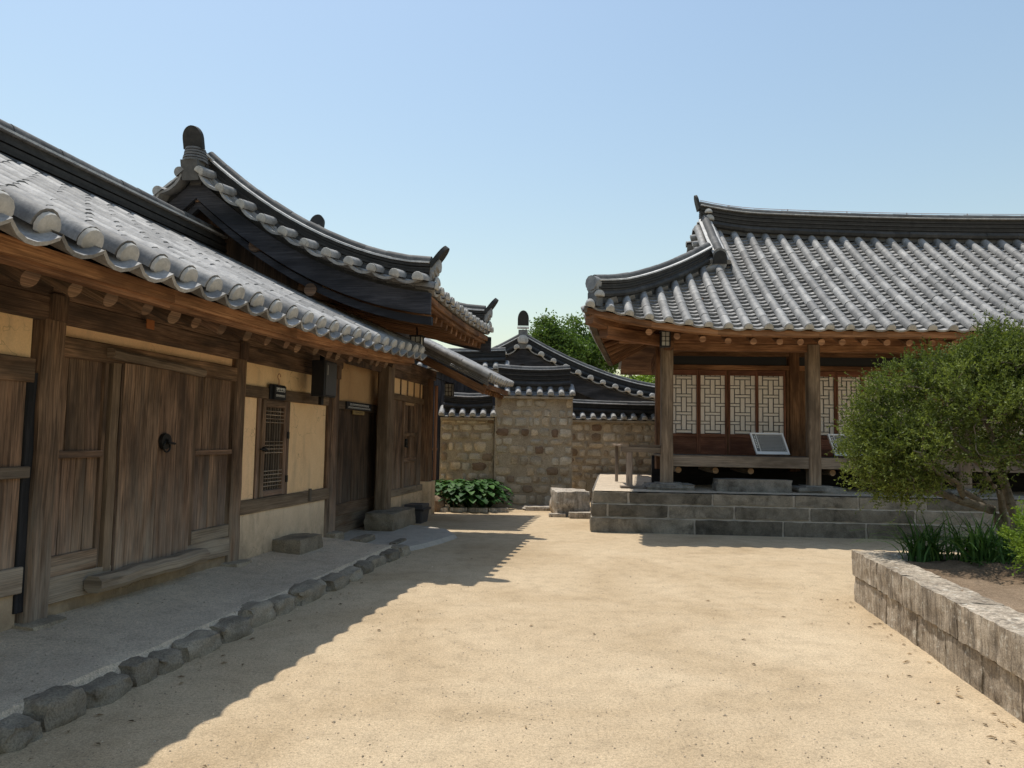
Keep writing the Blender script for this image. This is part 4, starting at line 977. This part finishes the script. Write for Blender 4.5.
gt = thing('brass_tag', 'small brass plate hanging below the wide black gate sign', 'name plate', 'L', (-4.4, 11.3, 1.88))
piece('plate', 'brass', gt, lambda m: box(m, (-4.40, 11.1, 1.885), (-4.385, 11.58, 1.945), 1, ch=.002))
piece('lettering', 'charcoal', gt, lambda m: [glyph(m, V((-4.3845, 11.14 + .058 * i, 1.895)), V((0, 1, 0)), V((0, 0, 1)), V((1, 0, 0)), .04) for i in range(7)] and None)

# =================================================================== STONES ON THE GROUND
def stone(name, c, size, label, cat, mat='granite', fr='L', rot=0, seed=1, rough=.1, rd=.25, tint=1.0, n=9):
    mb = MB(); rock(mb, c, size, n, rough, rd, seed, tint, rot); return single(name, mb, mat, label, cat, fr, (c[0], c[1], c[2] - size[2] / 2), sharp=50)
stone('step_stone', (-3.98, 8.45, .2), (.36, .66, .27), 'dark oblong step stone on the terrace beneath the lattice window', 'step stone', 'kerbstone', seed=11, rd=.16, tint=.72, rough=.07)
stone('step_stone', (-4.0, 11.95, .17), (.5, 1.25, .32), 'big worn foundation block under the stout gate post', 'step stone', 'kerbstone', seed=12, rd=.2, tint=.72, rough=.07)
stone('flat_stone', (-3.78, 10.08, .09), (.16, .62, .09), 'thin flat slab lying at the near edge of the gate apron', 'paving stone', 'kerbstone', seed=13, tint=.85)
stone('flat_stone', (-3.3, 10.2, .05), (.1, .5, .07), 'dark slim slab between the last kerb stone and the gate apron', 'paving stone', 'kerbstone', seed=14, tint=.6)
stone('boulder', (-4.12, 15.25, .13), (.3, .42, .36), 'reddish rounded boulder against the corner of the far wing', 'boulder', 'rubble', seed=15, tint=(.42, .34, .29), rd=.7, rough=.2)
stone('mounting_block', (1.24, 15.5, .25), (.70, 1.0, .52), 'pale squared stone block standing by the end of the stone platform', 'stone block', 'planterstone', 'W', .08, 21, .11, .16, 1.05)
stone('flat_stone', (1.48, 14.83, .05), (.62, .26, .13), 'flat slab lying in front of the pale squared block', 'flat stone', 'planterstone', 'W', .05, 22, .06, .12, .95)
stone('flat_stone', (.95, 14.95, .035), (.34, .16, .07), 'small thin slab left of the slab before the pale block', 'flat stone', 'planterstone', 'W', .0, 23, .06, .2, 1.1)
stone('flat_stone', (.75, 16.4, .03), (.9, .5, .1), 'low worn slab in the shade at the foot of the tall rubble wall', 'flat stone', 'planterstone', 'W', .1, 24, .08, .2, 1.0)
EDX = [-1.62, -1.27, -.88, -.45, -.02]
for i in range(4):
    a, b = EDX[i], EDX[i + 1]; mb = MB(); rock(mb, ((a + b) / 2, 15.62 + .04 * i, .03), (b - a - .02, .14, .11), 7, .06, .2, 30 + i, 1.2)
    single('bed_edging_stone', mb, 'planterstone', ['leftmost grey edging stone of the leafy bed', 'second grey edging stone from the left of the leafy bed', 'third grey edging stone from the left of the leafy bed', 'rightmost grey edging stone of the leafy bed'][i], 'edging stone', 'W', ((a + b) / 2, 15.62, 0), 'edging stones of the leafy bed')
bx = thing('utility_box', 'squat dark box with a lid on the ground beside the far wing', 'box', 'L', (-3.9, 13.15, .0))
piece('body', 'charcoal', bx, lambda m: beam(m, (-3.92, 13.15, .0), (-3.92, 13.15, .22), .3, .42, (0, 1, 0), .02, 1.1, 1, 0, 1.18))
piece('lid', 'charcoal', bx, lambda m: (box(m, (-4.12, 12.9, .22), (-3.72, 13.4, .26), 1, tint=.5), box(m, (-4.09, 12.93, .26), (-3.75, 13.37, .33), 1, tint=1.2)))
mb = MB(); rock(mb, (-1.98, 3.32, .015), (.07, .05, .035), 4, .2, .3, 3, 1.0); single('charcoal_lump', mb, 'black', 'small black lump lying on the sand at bottom left', 'pebble', 'W', (-1.98, 3.32, 0))

# =================================================================== GARDEN WALLS (centre)
def masonry(mb, mbm, x0, x1, y, z0, z1, thick, seed, rows_h=.19, dens=.75, batter=0.0):
    r = random.Random(seed)
    vs = [V((x, yy - (batter if (z == z0 and yy == y) else 0), z)) for z in (z0, z1) for x, yy in ((x0, y), (x1, y), (x1, y + thick), (x0, y + thick))]
    mbm.add(vs, [(0, 1, 5, 4), (1, 2, 6, 5), (2, 3, 7, 6), (3, 0, 4, 7), (4, 5, 6, 7)], None, 1.0, False)
    z = z0 + .02
    while z < z1 - .08:
        h = rows_h * r.uniform(.75, 1.3) * (1.25 if z < z0 + .5 else 1.0); h = min(h, z1 - z - .02); x = x0 + .03
        while x < x1 - .08:
            w = min(r.choice((r.uniform(.09, .18), r.uniform(.16, .30), r.uniform(.2, .4))) * (1.3 if z < z0 + .4 else 1.0), x1 - x - .02)
            if r.random() < dens and w > .08:
                q = r.random(); t = r.uniform(.78, 1.12)
                tc = (t, t, t) if q < .6 else ((t * 1.06, t * .98, t * .88) if q < .93 else ((.5, .42, .36) if q < .975 else (.42, .32, .27)))
                hh = h * r.uniform(.65, .95); bt = batter * (1 - (z - z0) / (z1 - z0))
                rock(mb, (x + w / 2, y - bt + .035, z + h / 2 + r.uniform(-.012, .012)), (w * .93, .13, hh), 5, .24, .55, r.randint(1, 999), tc, r.uniform(-.0, .0), 1.5)
            x += w + r.uniform(.012, .05)
        z += h + r.uniform(.008, .03)
def cap_tiles(x0, x1, y, thick, zt, run=.36, rise=.22, sp=.29, ends=True):
    """little tiled roof over a wall: front and back slope, ridge"""
    yc = y + thick / 2; half = thick / 2 + .13
    mb = MB(); pl = []
    Sf = lambda a, s: V((a, yc - half + half * s, zt + rise * s)); Sb = lambda a, s: V((a, yc + half - half * s, zt + rise * s))
    n = max(2, round((x1 - x0) / sp)); rows = [x0 + .06 + (x1 - x0 - .12) * i / n for i in range(n + 1)]
    tile_field(mb, Sf, rows, lambda a: 1.0, .16, .07, .3, .05, .022, .022, pl); tile_field(mb, Sb, rows, lambda a: 1.0, .16, .07, .3, .05, .022, .022)
    return mb, pl, V((0, yc, zt + rise))
def garden_wall(name, label, x0, x1, y, z1, thick, seed, dens, zt, rise, layers, lh, boarded=False, cat='wall', z0=0.0, batter=.03, sp=.29):
    t = thing(name, label, cat, 'W', ((x0 + x1) / 2, y, 0)); a, b = MB(), MB()
    if boarded: piece('shade_boards', 'darkwood', t, lambda m: [box(m, (x0 + .2 * k, y, 0), (x0 + .2 * k + .195, y + thick, z1), 2) for k in range(int((x1 - x0) / .2))] and None)  # near-black boards carry the shaded roof's tone as colour
    else:
        masonry(a, b, x0, x1, y, z0, z1, thick, seed, .19, dens, batter)
        ms = part('masonry', b, 'mud', t); part('stones', a, 'rubble', ms)
    mb, pl, rc = cap_tiles(x0 - .03, x1 + .04, y, thick, zt, .36, rise, sp)
    cp = part('tile_cap', mb, 'tile', t)
    for p, d, N in pl: put_plug(cp, p, d, N, .072, .045, .1)
    mb = MB(); xs = lin(x0 + .06, x1 - .06, 8)
    ridge_stack(mb, [V((x, rc.y, rc.z + .05 + .05 * (2 * (x - x0) / (x1 - x0) - 1) ** 2)) for x in xs], thick * .72, layers, lh, .06, .075)
    part('ridge', mb, 'tile', cp)
    mb = MB(); grid_surface(mb, lambda x, s: V((x, y - .14 + s * (thick + .28), zt - .045)), [x0, x1], [0, 1], .9, flip=False); 
    grid_surface(mb, lambda x, s: V((x, y - .14, zt - .045 - .05 * s)), [x0, x1], [0, 1], .9)
    grid_surface(mb, lambda x, s: V((x, y - .14 + s * .15, zt - .095)), [x0, x1], [0, 1], .9)
    part('clay_bed', mb, 'mud', t)
    return t
garden_wall('rubble_wall', 'low rubble wall with tiled top behind the leafy bed, left of the tall one', -1.66, -.40, 17.42, 1.99, .5, 5, .9, 2.06, .16, 4, .045)
garden_wall('rubble_wall', 'tall rubble wall with stacked tile cap in the centre', -.385, 1.43, 17.3, 2.50, .55, 9, .9, 2.575, .20, 6, .048)
garden_wall('rubble_wall', 'shaded dark rubble wall with tile cap between the tall wall and the hall', 1.30, 5.6, 19.35, 2.04, .5, 14, .97, 2.10, .14, 3, .045, batter=.02, sp=.28)
garden_wall('shade_board_wall', 'near-black boards standing for roof shade under a tile cap, glimpsed behind the left rubble wall', -3.2, -.12, 18.75, 3.25, .5, 21, .8, 3.3, .16, 4, .045, True)

# =================================================================== REAR HALL (gable facing)
bh = thing('rear_hall', 'dark gabled building behind the centre walls, gable with round finial facing forward', 'building', 'W', (.33, 24, 0))
AX, HW = .33, 4.9
def SE(sg, y, s):   # s 0 eave .. 1 ridge
    return V((AX + sg * HW * (1 - s), y, 2.75 + (4.55 - 2.75) * (.42 * s + .58 * s * s) + .12 * (1 - s) ** 4))
mb = MB(); vpl = []
for sg in (-1, 1):
    grid_surface(mb, lambda y, s: SE(sg, y, s), [24.0, 32.0], lin(0, 1, 8), .9, flip=(sg > 0))
    def f(a, s, sg=sg):
        p = SE(sg, 24, max(0, min(1, a / HW))); return V((p.x, 23.72 + s * .3, p.z + .0 + s * .05))
    rws = [HW - .18 - .40 * k for k in range(12)][::-1]
    tile_field(mb, f, rws, lambda a: 1.0, .2, .085, .4, .06, .02, .025, vpl)
    rowsE = [24.2 + .33 * k for k in range(12)]
    tile_field(mb, lambda a, s, sg=sg: SE(sg, a, s), rowsE, lambda a: 1.0, .35, .085, .4, .06, .02, .025)
roofE = part('roof', mb, 'tile', bh)
for p, d, N in vpl: put_plug(roofE, p, d, N, .10, .05, .1)
for sg in (-1, 1):
    mb = MB(); ridge_stack(mb, [SE(sg, 24.05, s) + V((0, 0, .12)) for s in lin(.99, .04, 16)], .22, 4, .045, .08, .08); part('verge_ridge', mb, 'tile', roofE)
mb = MB(); ridge_stack(mb, [V((AX, 23.95, 4.72)), V((AX, 28, 4.6)), V((AX, 32, 4.72))], .22, 4, .05, .08, .08)
sweep(mb, [V((AX, 23.8, 4.75)), V((AX, 23.95, 4.75))], [(-.15, -.3), (.15, -.3), (.15, .32), (-.15, .32)], .6)
plate(mb, arch(.36, .5), V((AX, 23.82, 5.2)), (1, 0, 0), (0, -.15, 1), .08, .12)
sweep(mb, [V((AX, 23.77, 5.12)), V((AX, 23.97, 5.12))], [(-.19, 0), (.19, 0), (.19, .05), (-.19, .05)], 2.2)
rE = part('ridge', mb, 'tile', roofE)
put_plug(rE, V((AX, 23.72, 4.72)), (0, -1, .1), (0, 0, 1), .17, .06, .3)
for k in range(5): pass
def bargeE(m, sg, y, h, zo):
    pts = [SE(sg, y, s) for s in lin(0, 1, 12)]
    for a, b in zip(pts, pts[1:]):
        vs = [V((a.x, y, a.z + zo)), V((b.x, y, b.z + zo)), V((b.x, y, b.z + zo - h)), V((a.x, y, a.z + zo - h))]; vs += [p + V((0, .06, 0)) for p in vs]
        m.add(vs, [(0, 1, 2, 3), (4, 7, 6, 5), (3, 2, 6, 7), (0, 4, 5, 1)], [[(p.x, p.z) for p in vs[:4]], [(p.x, p.z) for p in vs[:4]], [(p.x, 0) for p in vs[:4]], [(p.x, 0) for p in vs[:4]]], 1.0, False)
for sg in (-1, 1): piece('bargeboard', 'darkwood', bh, lambda m: bargeE(m, sg, 23.85, .5, -.08))
def gabE(m):
    pts = [SE(-1, 24.4, s) for s in lin(.15, 1, 8)] + [SE(1, 24.4, s) for s in lin(1, .15, 8)]; n = len(pts)
    t = [p + V((0, 0, -.15)) for p in pts]; b = [V((p.x, p.y, 0)) for p in pts]
    m.add(t + b, [(i, n + i, n + i + 1, i + 1) for i in range(n - 1)], [[(4, i * .5), (0, i * .5), (0, i * .5 + .5), (4, i * .5 + .5)] for i in range(n - 1)], .8, False)
piece('gable_wall', 'darkwood', bh, gabE)
for sg in (-1, 1): piece('side_wall', 'lowwall', bh, lambda m: box(m, (AX + sg * 4.0 - .06, 24.42, 0), (AX + sg * 4.0 + .06, 31.6, 3.0), 1))

# =================================================================== PLANTER
pl = thing('planter', 'raised planter of two courses of rough lichened stone at bottom right', 'planter', 'L', (2.2, 6, 0))
def course(m, z0, z1, v0, v1, seams, seed):
    for i, (a, b) in enumerate(zip(seams, seams[1:])):
        t = rnd(.7, 1.0)
        rock(m, ((v0 + v1) / 2 + rnd(-.008, .008), (a + b) / 2, (z0 + z1) / 2), (v1 - v0, b - a - .008, z1 - z0 - .006), 14, .0, .03, seed + i, (t, t * .95, t * .87), 0, 2.6, True, .011, 9, (8, max(6, int((b - a) / .04)), 10))
    vb = [2.1 + .3, 3.4, 4.6, 5.9, 7.2, 8.5]
    for i, (a, b) in enumerate(zip(vb, vb[1:])):
        t = rnd(.85, 1.1); rock(m, ((a + b) / 2, 7.82, (z0 + z1) / 2), (b - a - .012, .28, z1 - z0 - .008), 9, .04, .07, seed + 60 + i, t, 0, 2.6)
piece('lower_course', 'planterstone', pl, lambda m: course(m, -.04, .25, 2.16, 2.48, [-1.4, .2, 1.3, 2.4, 3.4, 4.2, 4.72, 5.2, 5.75, 6.3, 7.0, 7.95], 100))
piece('upper_course', 'planterstone', pl, lambda m: course(m, .255, .50, 2.14, 2.44, [-1.4, .6, 2.0, 3.1, 4.35, 5.5, 6.55, 7.2, 7.96], 140))
mb = MB()
grid_surface(mb, lambda v, u: V((v, u, .455 + .05 * noise.noise((v * 1.2, u * 1.2, 2)) + .03 * noise.noise((v * 4, u * 4, 5)) + .022 * noise.noise((v * 13, u * 13, 5)) + .05 * min(1, (v - 2.35)))), lin(2.36, 8.4, 90), lin(-1.3, 7.72, 120))
single('planter_soil', mb, 'soil', None, None, 'L', (3, 5, 0), kind='structure')

# =================================================================== PLANTS
def leaf_mesh(name, mat, P, D, size, aspect=.45, tint=None, curl=.25, seed=0):
    """many small folded leaves: P points, D directions (n,3), size (n)"""
    g = np.random.default_rng(seed); n = len(P); P = np.asarray(P, float); D = np.asarray(D, float)
    D = D / (np.linalg.norm(D, axis=1, keepdims=True) + 1e-9)
    A = g.normal(size=(n, 3)); A = A - D * (A * D).sum(1, keepdims=True); A /= np.linalg.norm(A, axis=1, keepdims=True) + 1e-9
    B = np.cross(D, A); s = np.asarray(size).reshape(-1, 1)
    v = np.stack([P, P + D * s * .5 + A * s * aspect * .5 + B * s * curl * .3, P + D * s, P + D * s * .5 - A * s * aspect * .5 + B * s * curl * .3], 1).reshape(-1, 3)
    me = bpy.data.meshes.new(name); me.vertices.add(4 * n); me.vertices.foreach_set('co', v.astype(np.float32).ravel())
    me.loops.add(4 * n); me.loops.foreach_set('vertex_index', np.arange(4 * n, dtype=np.int32))
    me.polygons.add(n); me.polygons.foreach_set('loop_start', np.arange(0, 4 * n, 4, dtype=np.int32))
    at = me.color_attributes.new('tint', 'FLOAT_COLOR', 'CORNER')
    t = g.uniform(.2, .8, n) if tint is None else np.asarray(tint)
    c = np.ones((n, 4, 4), np.float32); c[:, :, :3] = t.reshape(-1, 1, 1); at.data.foreach_set('color', c.ravel())
    me.update(calc_edges=True); me.materials.append(MAT[mat]); return me
def mesh_part(name, me, parent, origin):
    me.transform(Matrix.Translation(-V(origin))); o = bpy.data.objects.new(name, me); col.objects.link(o); o.parent = parent; return o

def tube_path(mb, pts, r0, r1, n=7, tint=1.0):
    m = len(pts); vs, fs = [], []
    for i, p in enumerate(pts):
        T = (pts[min(i + 1, m - 1)] - pts[max(i - 1, 0)]).normalized(); X = T.orthogonal().normalized(); Z = T.cross(X); r = r0 + (r1 - r0) * i / (m - 1)
        for k in range(n):
            a = 6.2832 * k / n; vs.append(p + (X * math.cos(a) + Z * math.sin(a)) * r * (1 + .12 * noise.noise(p * 9 + V((k, 0, 0)))))
    for i in range(m - 1):
        for k in range(n): fs.append((i * n + k, i * n + (k + 1) % n, (i + 1) * n + (k + 1) % n, (i + 1) * n + k))
    mb.add(vs, fs, None, tint)

def branchy(mb, roots, tips, r_tip=.006, seed=1, sag=.12):
    """grow each tip from the nearest point already on the plant"""
    r = random.Random(seed); nodes = []
    for pts, r0, r1 in roots:
        tube_path(mb, pts, r0, r1, 9)
        for i, p in enumerate(pts): nodes.append((p, r0 + (r1 - r0) * i / (len(pts) - 1)))
    o = roots[0][0][0]
    for t in sorted(tips, key=lambda q: (q - o).length):
        b = min(nodes, key=lambda q: (q[0] - t).length + .25 * max(0, (q[0] - o).length - (t - o).length)); d = t - b[0]; L = d.length
        if L < .04: continue
        k = max(3, int(L / .09)); rb = min(b[1] * .75, .012 + L * .022); pts = []
        for i in range(k + 1):
            f = i / k; p = b[0] + d * f + V((r.uniform(-1, 1), r.uniform(-1, 1), r.uniform(-1, 1))) * .03 * (0 < i < k) + V((0, 0, -sag * L * math.sin(math.pi * f) * .5)); pts.append(p)
        tube_path(mb, pts, rb, r_tip, 5, r.uniform(.8, 1.3))
        for i, p in enumerate(pts[1:]): nodes.append((p, rb + (r_tip - rb) * (i + 1) / k))
    return nodes

# big clipped shrub in the planter
C0 = V((5.0, 7.35, 1.66))
shrub = thing('shrub', 'large spreading fine-leaved shrub with open gnarled branches beneath, in the planter', 'shrub', 'W', (4.92, 7.25, .45))
r = random.Random(42); tips = []
def crown_r(d):    # radius of the crown in direction d
    n = noise.noise(d * 2.1 + V((4, 1, 7))) * .20 + noise.noise(d * 5.2 + V((1, 9, 2))) * .16
    rx = 1.55; rz = .90 if d.z > 0 else .66
    return 1.0 / math.sqrt((d.x / rx) ** 2 + (d.y / 1.2) ** 2 + (d.z / rz) ** 2) * (1 + n)
while len(tips) < 1000:
    d = V((r.gauss(0, 1), r.gauss(0, 1), r.gauss(0, 1))).normalized()
    if d.z < -.25 and d.x > -.45: continue
    f = r.random() ** .28; p = C0 + d * crown_r(d) * f
    if p.z < 1.40 and p.x > 3.95 and r.random() < .95: continue
    if p.z < .98: continue
    if noise.noise(p * 2.6 + V((3, 8, 1))) < -.12 and r.random() < .85: continue
    tips.append(p)
for _ in range(170):
    d = V((r.gauss(0, 1), r.gauss(0, 1), r.gauss(0, 1))).normalized(); p = V((3.80, 7.25, 1.40)) + V((d.x * .40, d.y * .55, d.z * .36)) * r.random() ** .3 * (1 + .45 * noise.noise(d * 3))
    if p.x < 4.0: tips.append(p)
mb = MB()
def gnarl(pts, r0, r1, k=4, amp=.03):
    out = []
    for a, b in zip(pts, pts[1:]):
        for i in range(k):
            p = a.lerp(b, i / k); out.append(p + V(noise.noise_vector(p * 5.0)) * amp + V(noise.noise_vector(p * 13.0)) * amp * .5)
    return (out + [pts[-1]], r0, r1)
roots = [gnarl([V((4.92, 7.25, .42)), V((4.80, 7.25, .74)), V((4.60, 7.22, .98)), V((4.36, 7.2, 1.02)), V((4.08, 7.22, 1.12)), V((3.85, 7.2, 1.16)), V((3.62, 7.22, 1.34))], .062, .014),
 gnarl([V((4.92, 7.25, .42)), V((4.95, 7.3, .85)), V((4.85, 7.32, 1.25)), V((4.78, 7.35, 1.65)), V((4.62, 7.35, 2.0))], .06, .015),
 gnarl([V((4.94, 7.25, .42)), V((5.1, 7.25, .85)), V((5.3, 7.3, 1.2)), V((5.55, 7.35, 1.6))], .055, .015),
 gnarl([V((4.80, 7.25, .78)), V((4.6, 7.0, 1.12)), V((4.35, 6.9, 1.36)), V((4.1, 6.85, 1.6))], .035, .010),
 gnarl([V((4.6, 7.22, 1.0)), V((4.3, 7.4, 1.25)), V((4.1, 7.5, 1.6)), V((4.0, 7.5, 1.9))], .032, .010),
 gnarl([V((4.36, 7.2, 1.02)), V((4.2, 6.95, 1.2)), V((3.95, 6.85, 1.3)), V((3.7, 6.8, 1.5))], .028, .008)]
branchy(mb, roots, [t for t in tips], .0055, 3)
part('branches', mb, 'bark', shrub)
g = np.random.default_rng(5); P, D, S, T_ = [], [], [], []
for t in tips:
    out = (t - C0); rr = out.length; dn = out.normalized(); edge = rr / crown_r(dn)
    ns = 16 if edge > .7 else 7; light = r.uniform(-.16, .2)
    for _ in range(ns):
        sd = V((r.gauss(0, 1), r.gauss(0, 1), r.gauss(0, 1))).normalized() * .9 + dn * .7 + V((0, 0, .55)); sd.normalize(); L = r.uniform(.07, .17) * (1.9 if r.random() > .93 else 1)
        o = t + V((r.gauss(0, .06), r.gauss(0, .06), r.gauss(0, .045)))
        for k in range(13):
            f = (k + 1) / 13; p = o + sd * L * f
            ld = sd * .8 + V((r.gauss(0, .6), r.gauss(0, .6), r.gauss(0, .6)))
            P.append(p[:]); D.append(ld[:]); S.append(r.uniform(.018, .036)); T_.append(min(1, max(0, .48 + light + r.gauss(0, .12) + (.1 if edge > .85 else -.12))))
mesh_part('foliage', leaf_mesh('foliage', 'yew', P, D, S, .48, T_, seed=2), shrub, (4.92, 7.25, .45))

# small yellow-green bush at the right edge
bush = thing('low_bush', 'small rounded yellow-green bush at the right edge of the planter', 'bush', 'W', (4.30, 5.90, .46))
P, D, S, T_ = [], [], [], []; bt = []; c = V((4.30, 5.90, .80))
for _ in range(170):
    d = V((r.gauss(0, 1), r.gauss(0, 1), r.gauss(0, 1))).normalized(); t = c + V((d.x * .25, d.y * .25, d.z * .27)) * (r.random() ** .35) * (1 + .18 * noise.noise(d * 3)); bt.append(t)
    for _ in range(5):
        sd = (d + V((r.gauss(0, .5), r.gauss(0, .5), r.gauss(0, .5) + .5))).normalized(); o = t + V((r.gauss(0, .03), r.gauss(0, .03), r.gauss(0, .03)))
        for k in range(11):
            P.append((o + sd * .10 * (k + 1) / 11)[:]); D.append((sd + V((r.gauss(0, .6), r.gauss(0, .6), r.gauss(0, .6))))[:]); S.append(r.uniform(.02, .032)); T_.append(min(1, max(0, r.gauss(.55, .18))))
mb = MB(); branchy(mb, [([V((4.30, 5.90, .42)), V((4.30, 5.91, .58)), V((4.29, 5.90, .8))], .03, .012)], bt[::4], .003, 5); part('stems', mb, 'bark', bush)
mesh_part('foliage', leaf_mesh('foliage', 'lime_leaf', P, D, S, .5, T_, seed=3), bush, (4.30, 5.90, .46))

def grass_clump(x, y, z, n, L, label, seed, spread=.09):
    r = random.Random(seed); mb = MB()
    for _ in range(n):
        a = r.uniform(0, 6.283); o = V((x + r.gauss(0, spread), y + r.gauss(0, spread), z)); d = V((math.cos(a), math.sin(a), 0)); l = L * r.uniform(.55, 1.15); lean = r.uniform(.25, 1.25); w = r.uniform(.006, .011)
        X = V((-d.y, d.x, 0)); vs, fs = [], []; k = 6; t = r.uniform(.15, .9)
        for i in range(k + 1):
            f = i / k; p = o + d * (l * lean * f ** 1.6) + V((0, 0, l * (f - .62 * lean * f ** 2.4))); ww = w * (1 - f ** 2) + .0008
            vs += [p - X * ww, p + X * ww + V((0, 0, .003))]
            if i: fs.append((2 * i - 2, 2 * i - 1, 2 * i + 1, 2 * i))
        mb.add(vs, fs, None, t)
    single('grass_clump', mb, 'blade', label, 'grass plant', 'W', (x, y, z), 'strappy grass clumps in the planter')
grass_clump(3.96, 7.12, .45, 120, .56, 'airy strappy grass clump, leftmost in the planter near its stone corner', 61)
grass_clump(4.34, 6.92, .45, 170, .60, 'dense dark grass clump in the middle, beneath the shrub trunk', 62, .11)
grass_clump(4.70, 7.1, .45, 120, .5, 'dense grass clump beside the small yellow-green bush', 63, .10)
grass_clump(4.28, 6.78, .45, 50, .20, 'low sparse tuft at the front of the dense dark grass', 64, .1)

def hosta(x, y, n, L, seed, label):
    r = random.Random(seed); mb = MB()
    for i in range(n):
        a = i * 2.399 + r.uniform(-.3, .3); q = (i + .5) / n; el = 1.25 - 1.05 * q + r.uniform(-.12, .12); st = .16 + .22 * q + r.uniform(0, .08)
        d = V((math.cos(a), math.sin(a), 0)); base = V((x, y, .0)); top = base + d * (st * math.cos(el)) * 1.2 + V((0, 0, st * math.sin(el) + .10 + .30 * (1 - q)))
        l = L * r.uniform(.8, 1.2); w = l * .36; X = V((-d.y, d.x, 0)); t = r.uniform(.2, .95); vs, fs = [], []; k = 7
        for j in range(k + 1):
            f = j / k; ww = w * math.sin(math.pi * min(.999, f * .93 + .05)) ** .75; droop = -.55 * f * f * l; p = top + d * (l * f * .9) + V((0, 0, l * .30 * f + droop))
            vs += [p - X * ww + V((0, 0, .18 * ww)), p - V((0, 0, .06 * ww)), p + X * ww + V((0, 0, .18 * ww))]
            if j: b = 3 * (j - 1); fs += [(b, b + 1, b + 4, b + 3), (b + 1, b + 2, b + 5, b + 4)]
        mb.add(vs, fs, None, t); 
        mb.add([base, base + X * .01, top + X * .008, top], [(0, 1, 2, 3)], None, t * .6)
    return single('hosta_plant', mb, 'hosta', label, 'leafy plant', 'W', (x, y, 0), 'broad-leaved plants along the rubble wall', sharp=180)
hl = 'broad-leaved plant mounded with its like before the rubble walls'
HP = [(-1.45, 16.15), (-1.15, 15.98), (-.84, 15.9), (-.58, 16.05), (-1.3, 16.5), (-.95, 16.42), (-.62, 16.45), (-.45, 16.6), (-1.0, 16.8), (-.6, 16.85)]
for i, (x, y) in enumerate(HP): hosta(x, y, 62, .19, 70 + i, hl)

def tree(x, y, zb, zt, rad, seed, label, mat='treeleaf', nt_=260, leaf=.22):
    t = thing('tree', label, 'tree', 'W', (x, y, 0), 'trees behind the rear hall'); r = random.Random(seed); c = V((x, y, (zb + zt) / 2)); hz = (zt - zb) / 2; tips = []
    lobes = [(V((r.uniform(-.6, .6) * rad, r.uniform(-.5, .5) * rad, r.uniform(-.5, .55) * hz)), r.uniform(.42, .6)) for _ in range(9)]
    for _ in range(nt_):
        lo, s = r.choice(lobes); d = V((r.gauss(0, 1), r.gauss(0, 1), r.gauss(0, 1))).normalized(); tips.append(c + lo + V((d.x * rad, d.y * rad, d.z * hz)) * s * r.random() ** .35)
    mb = MB(); tr = [V((x, y, 0)), V((x + .1, y, zb * .5)), V((x, y + .1, zb)), V((x - .1, y, c.z)), V((x, y, c.z + hz * .5))]
    branchy(mb, [(tr, .28, .07)], tips[::2], .02, seed); part('trunk', mb, 'bark', t)
    P, D, S, T_ = [], [], [], []
    for q in tips:
        lt = r.uniform(-.2, .2)
        for _ in range(70):
            o = q + V((r.gauss(0, .26), r.gauss(0, .26), r.gauss(0, .2))); P.append(o[:]); D.append((r.gauss(0, 1), r.gauss(0, 1), r.gauss(0, .7))); S.append(leaf * r.uniform(.6, 1.2)); T_.append(min(1, max(0, .5 + lt + r.gauss(0, .15))))
    mesh_part('crown', leaf_mesh('crown', mat, P, D, S, .55, T_, seed=seed), t, (x, y, 0))
tree(2.5, 45, 4.5, 9.0, 1.9, 81, 'round green tree rising behind the right slope of the rear gable')
tree(5.3, 47, 4.0, 9.2, 2.2, 82, 'green tree showing beside the upturned corner of the hall roof')
tree(6.6, 41, 1.8, 6.6, 2.1, 83, 'yellow-green tree glimpsed under the hall eave', 'lime_leaf')
tree(-2.6, 30, .8, 3.0, 1.2, 84, 'low green tree behind the left rubble walls', 'treeleaf', 120, .16) if False else None

# loose grit on the courtyard
mb = MB(); r = random.Random(9)
for _ in range(6500):
    y = 2.6 + 12 * r.random() ** 1.8; x = r.uniform(-.72, .72) * (y + 1.0); s = r.uniform(.002, .008) * (1 + .6 * (r.random() > .97))
    z = 0.0; u = x * math.sin(TH) + y * math.cos(TH); v = x * math.cos(TH) - y * math.sin(TH)
    if v > 2.0 or v < -4.1: continue
    if v < -2.98 and u < 9.9: z = terr(v, u).z
    if y > 12 and x > 1.2: continue
    o = V((x, y, z + s * .2)); a = r.uniform(0, 6.28); q = [V((math.cos(a + k * 2.1) * s * r.uniform(.7, 1.3), math.sin(a + k * 2.1) * s * r.uniform(.7, 1.3), 0)) for k in range(3)]
    t = r.choice([.5, .7, .9, 1.1, 1.3])
    mb.add([o + q[0], o + q[1], o + q[2], o + V((0, 0, s * .8))], [(0, 1, 3), (1, 2, 3), (2, 0, 3)], None, (t, t * .93, t * .85), False)
for _ in range(170):
    k = r.random()
    if k < .45: u = r.uniform(2.5, 8); v = 2.1 - abs(r.gauss(0, .18)); z = .006
    elif k < .75: u = r.uniform(2.5, 9.5); v = -2.9 + abs(r.gauss(0, .15)); z = .006
    else: u = r.uniform(3, 11); v = r.uniform(-2.6, 1.9); z = .006
    o = toW('L', (v, u, z)); a = r.uniform(0, 6.28); l = r.uniform(.012, .03); w = l * r.uniform(.15, .45); d = V((math.cos(a), math.sin(a), 0)); e = V((-d.y, d.x, 0)); t = r.uniform(.25, .7)
    mb.add([o - d * l, o + e * w + V((0, 0, .006)), o + d * l, o - e * w + V((0, 0, .008))], [(0, 3, 2, 1)], None, (t, t * .8, t * .55), False)
single('gravel', mb, 'rubble', 'loose grit, small pebbles and dry leaf bits scattered over the sandy courtyard', 'gravel', kind='stuff')
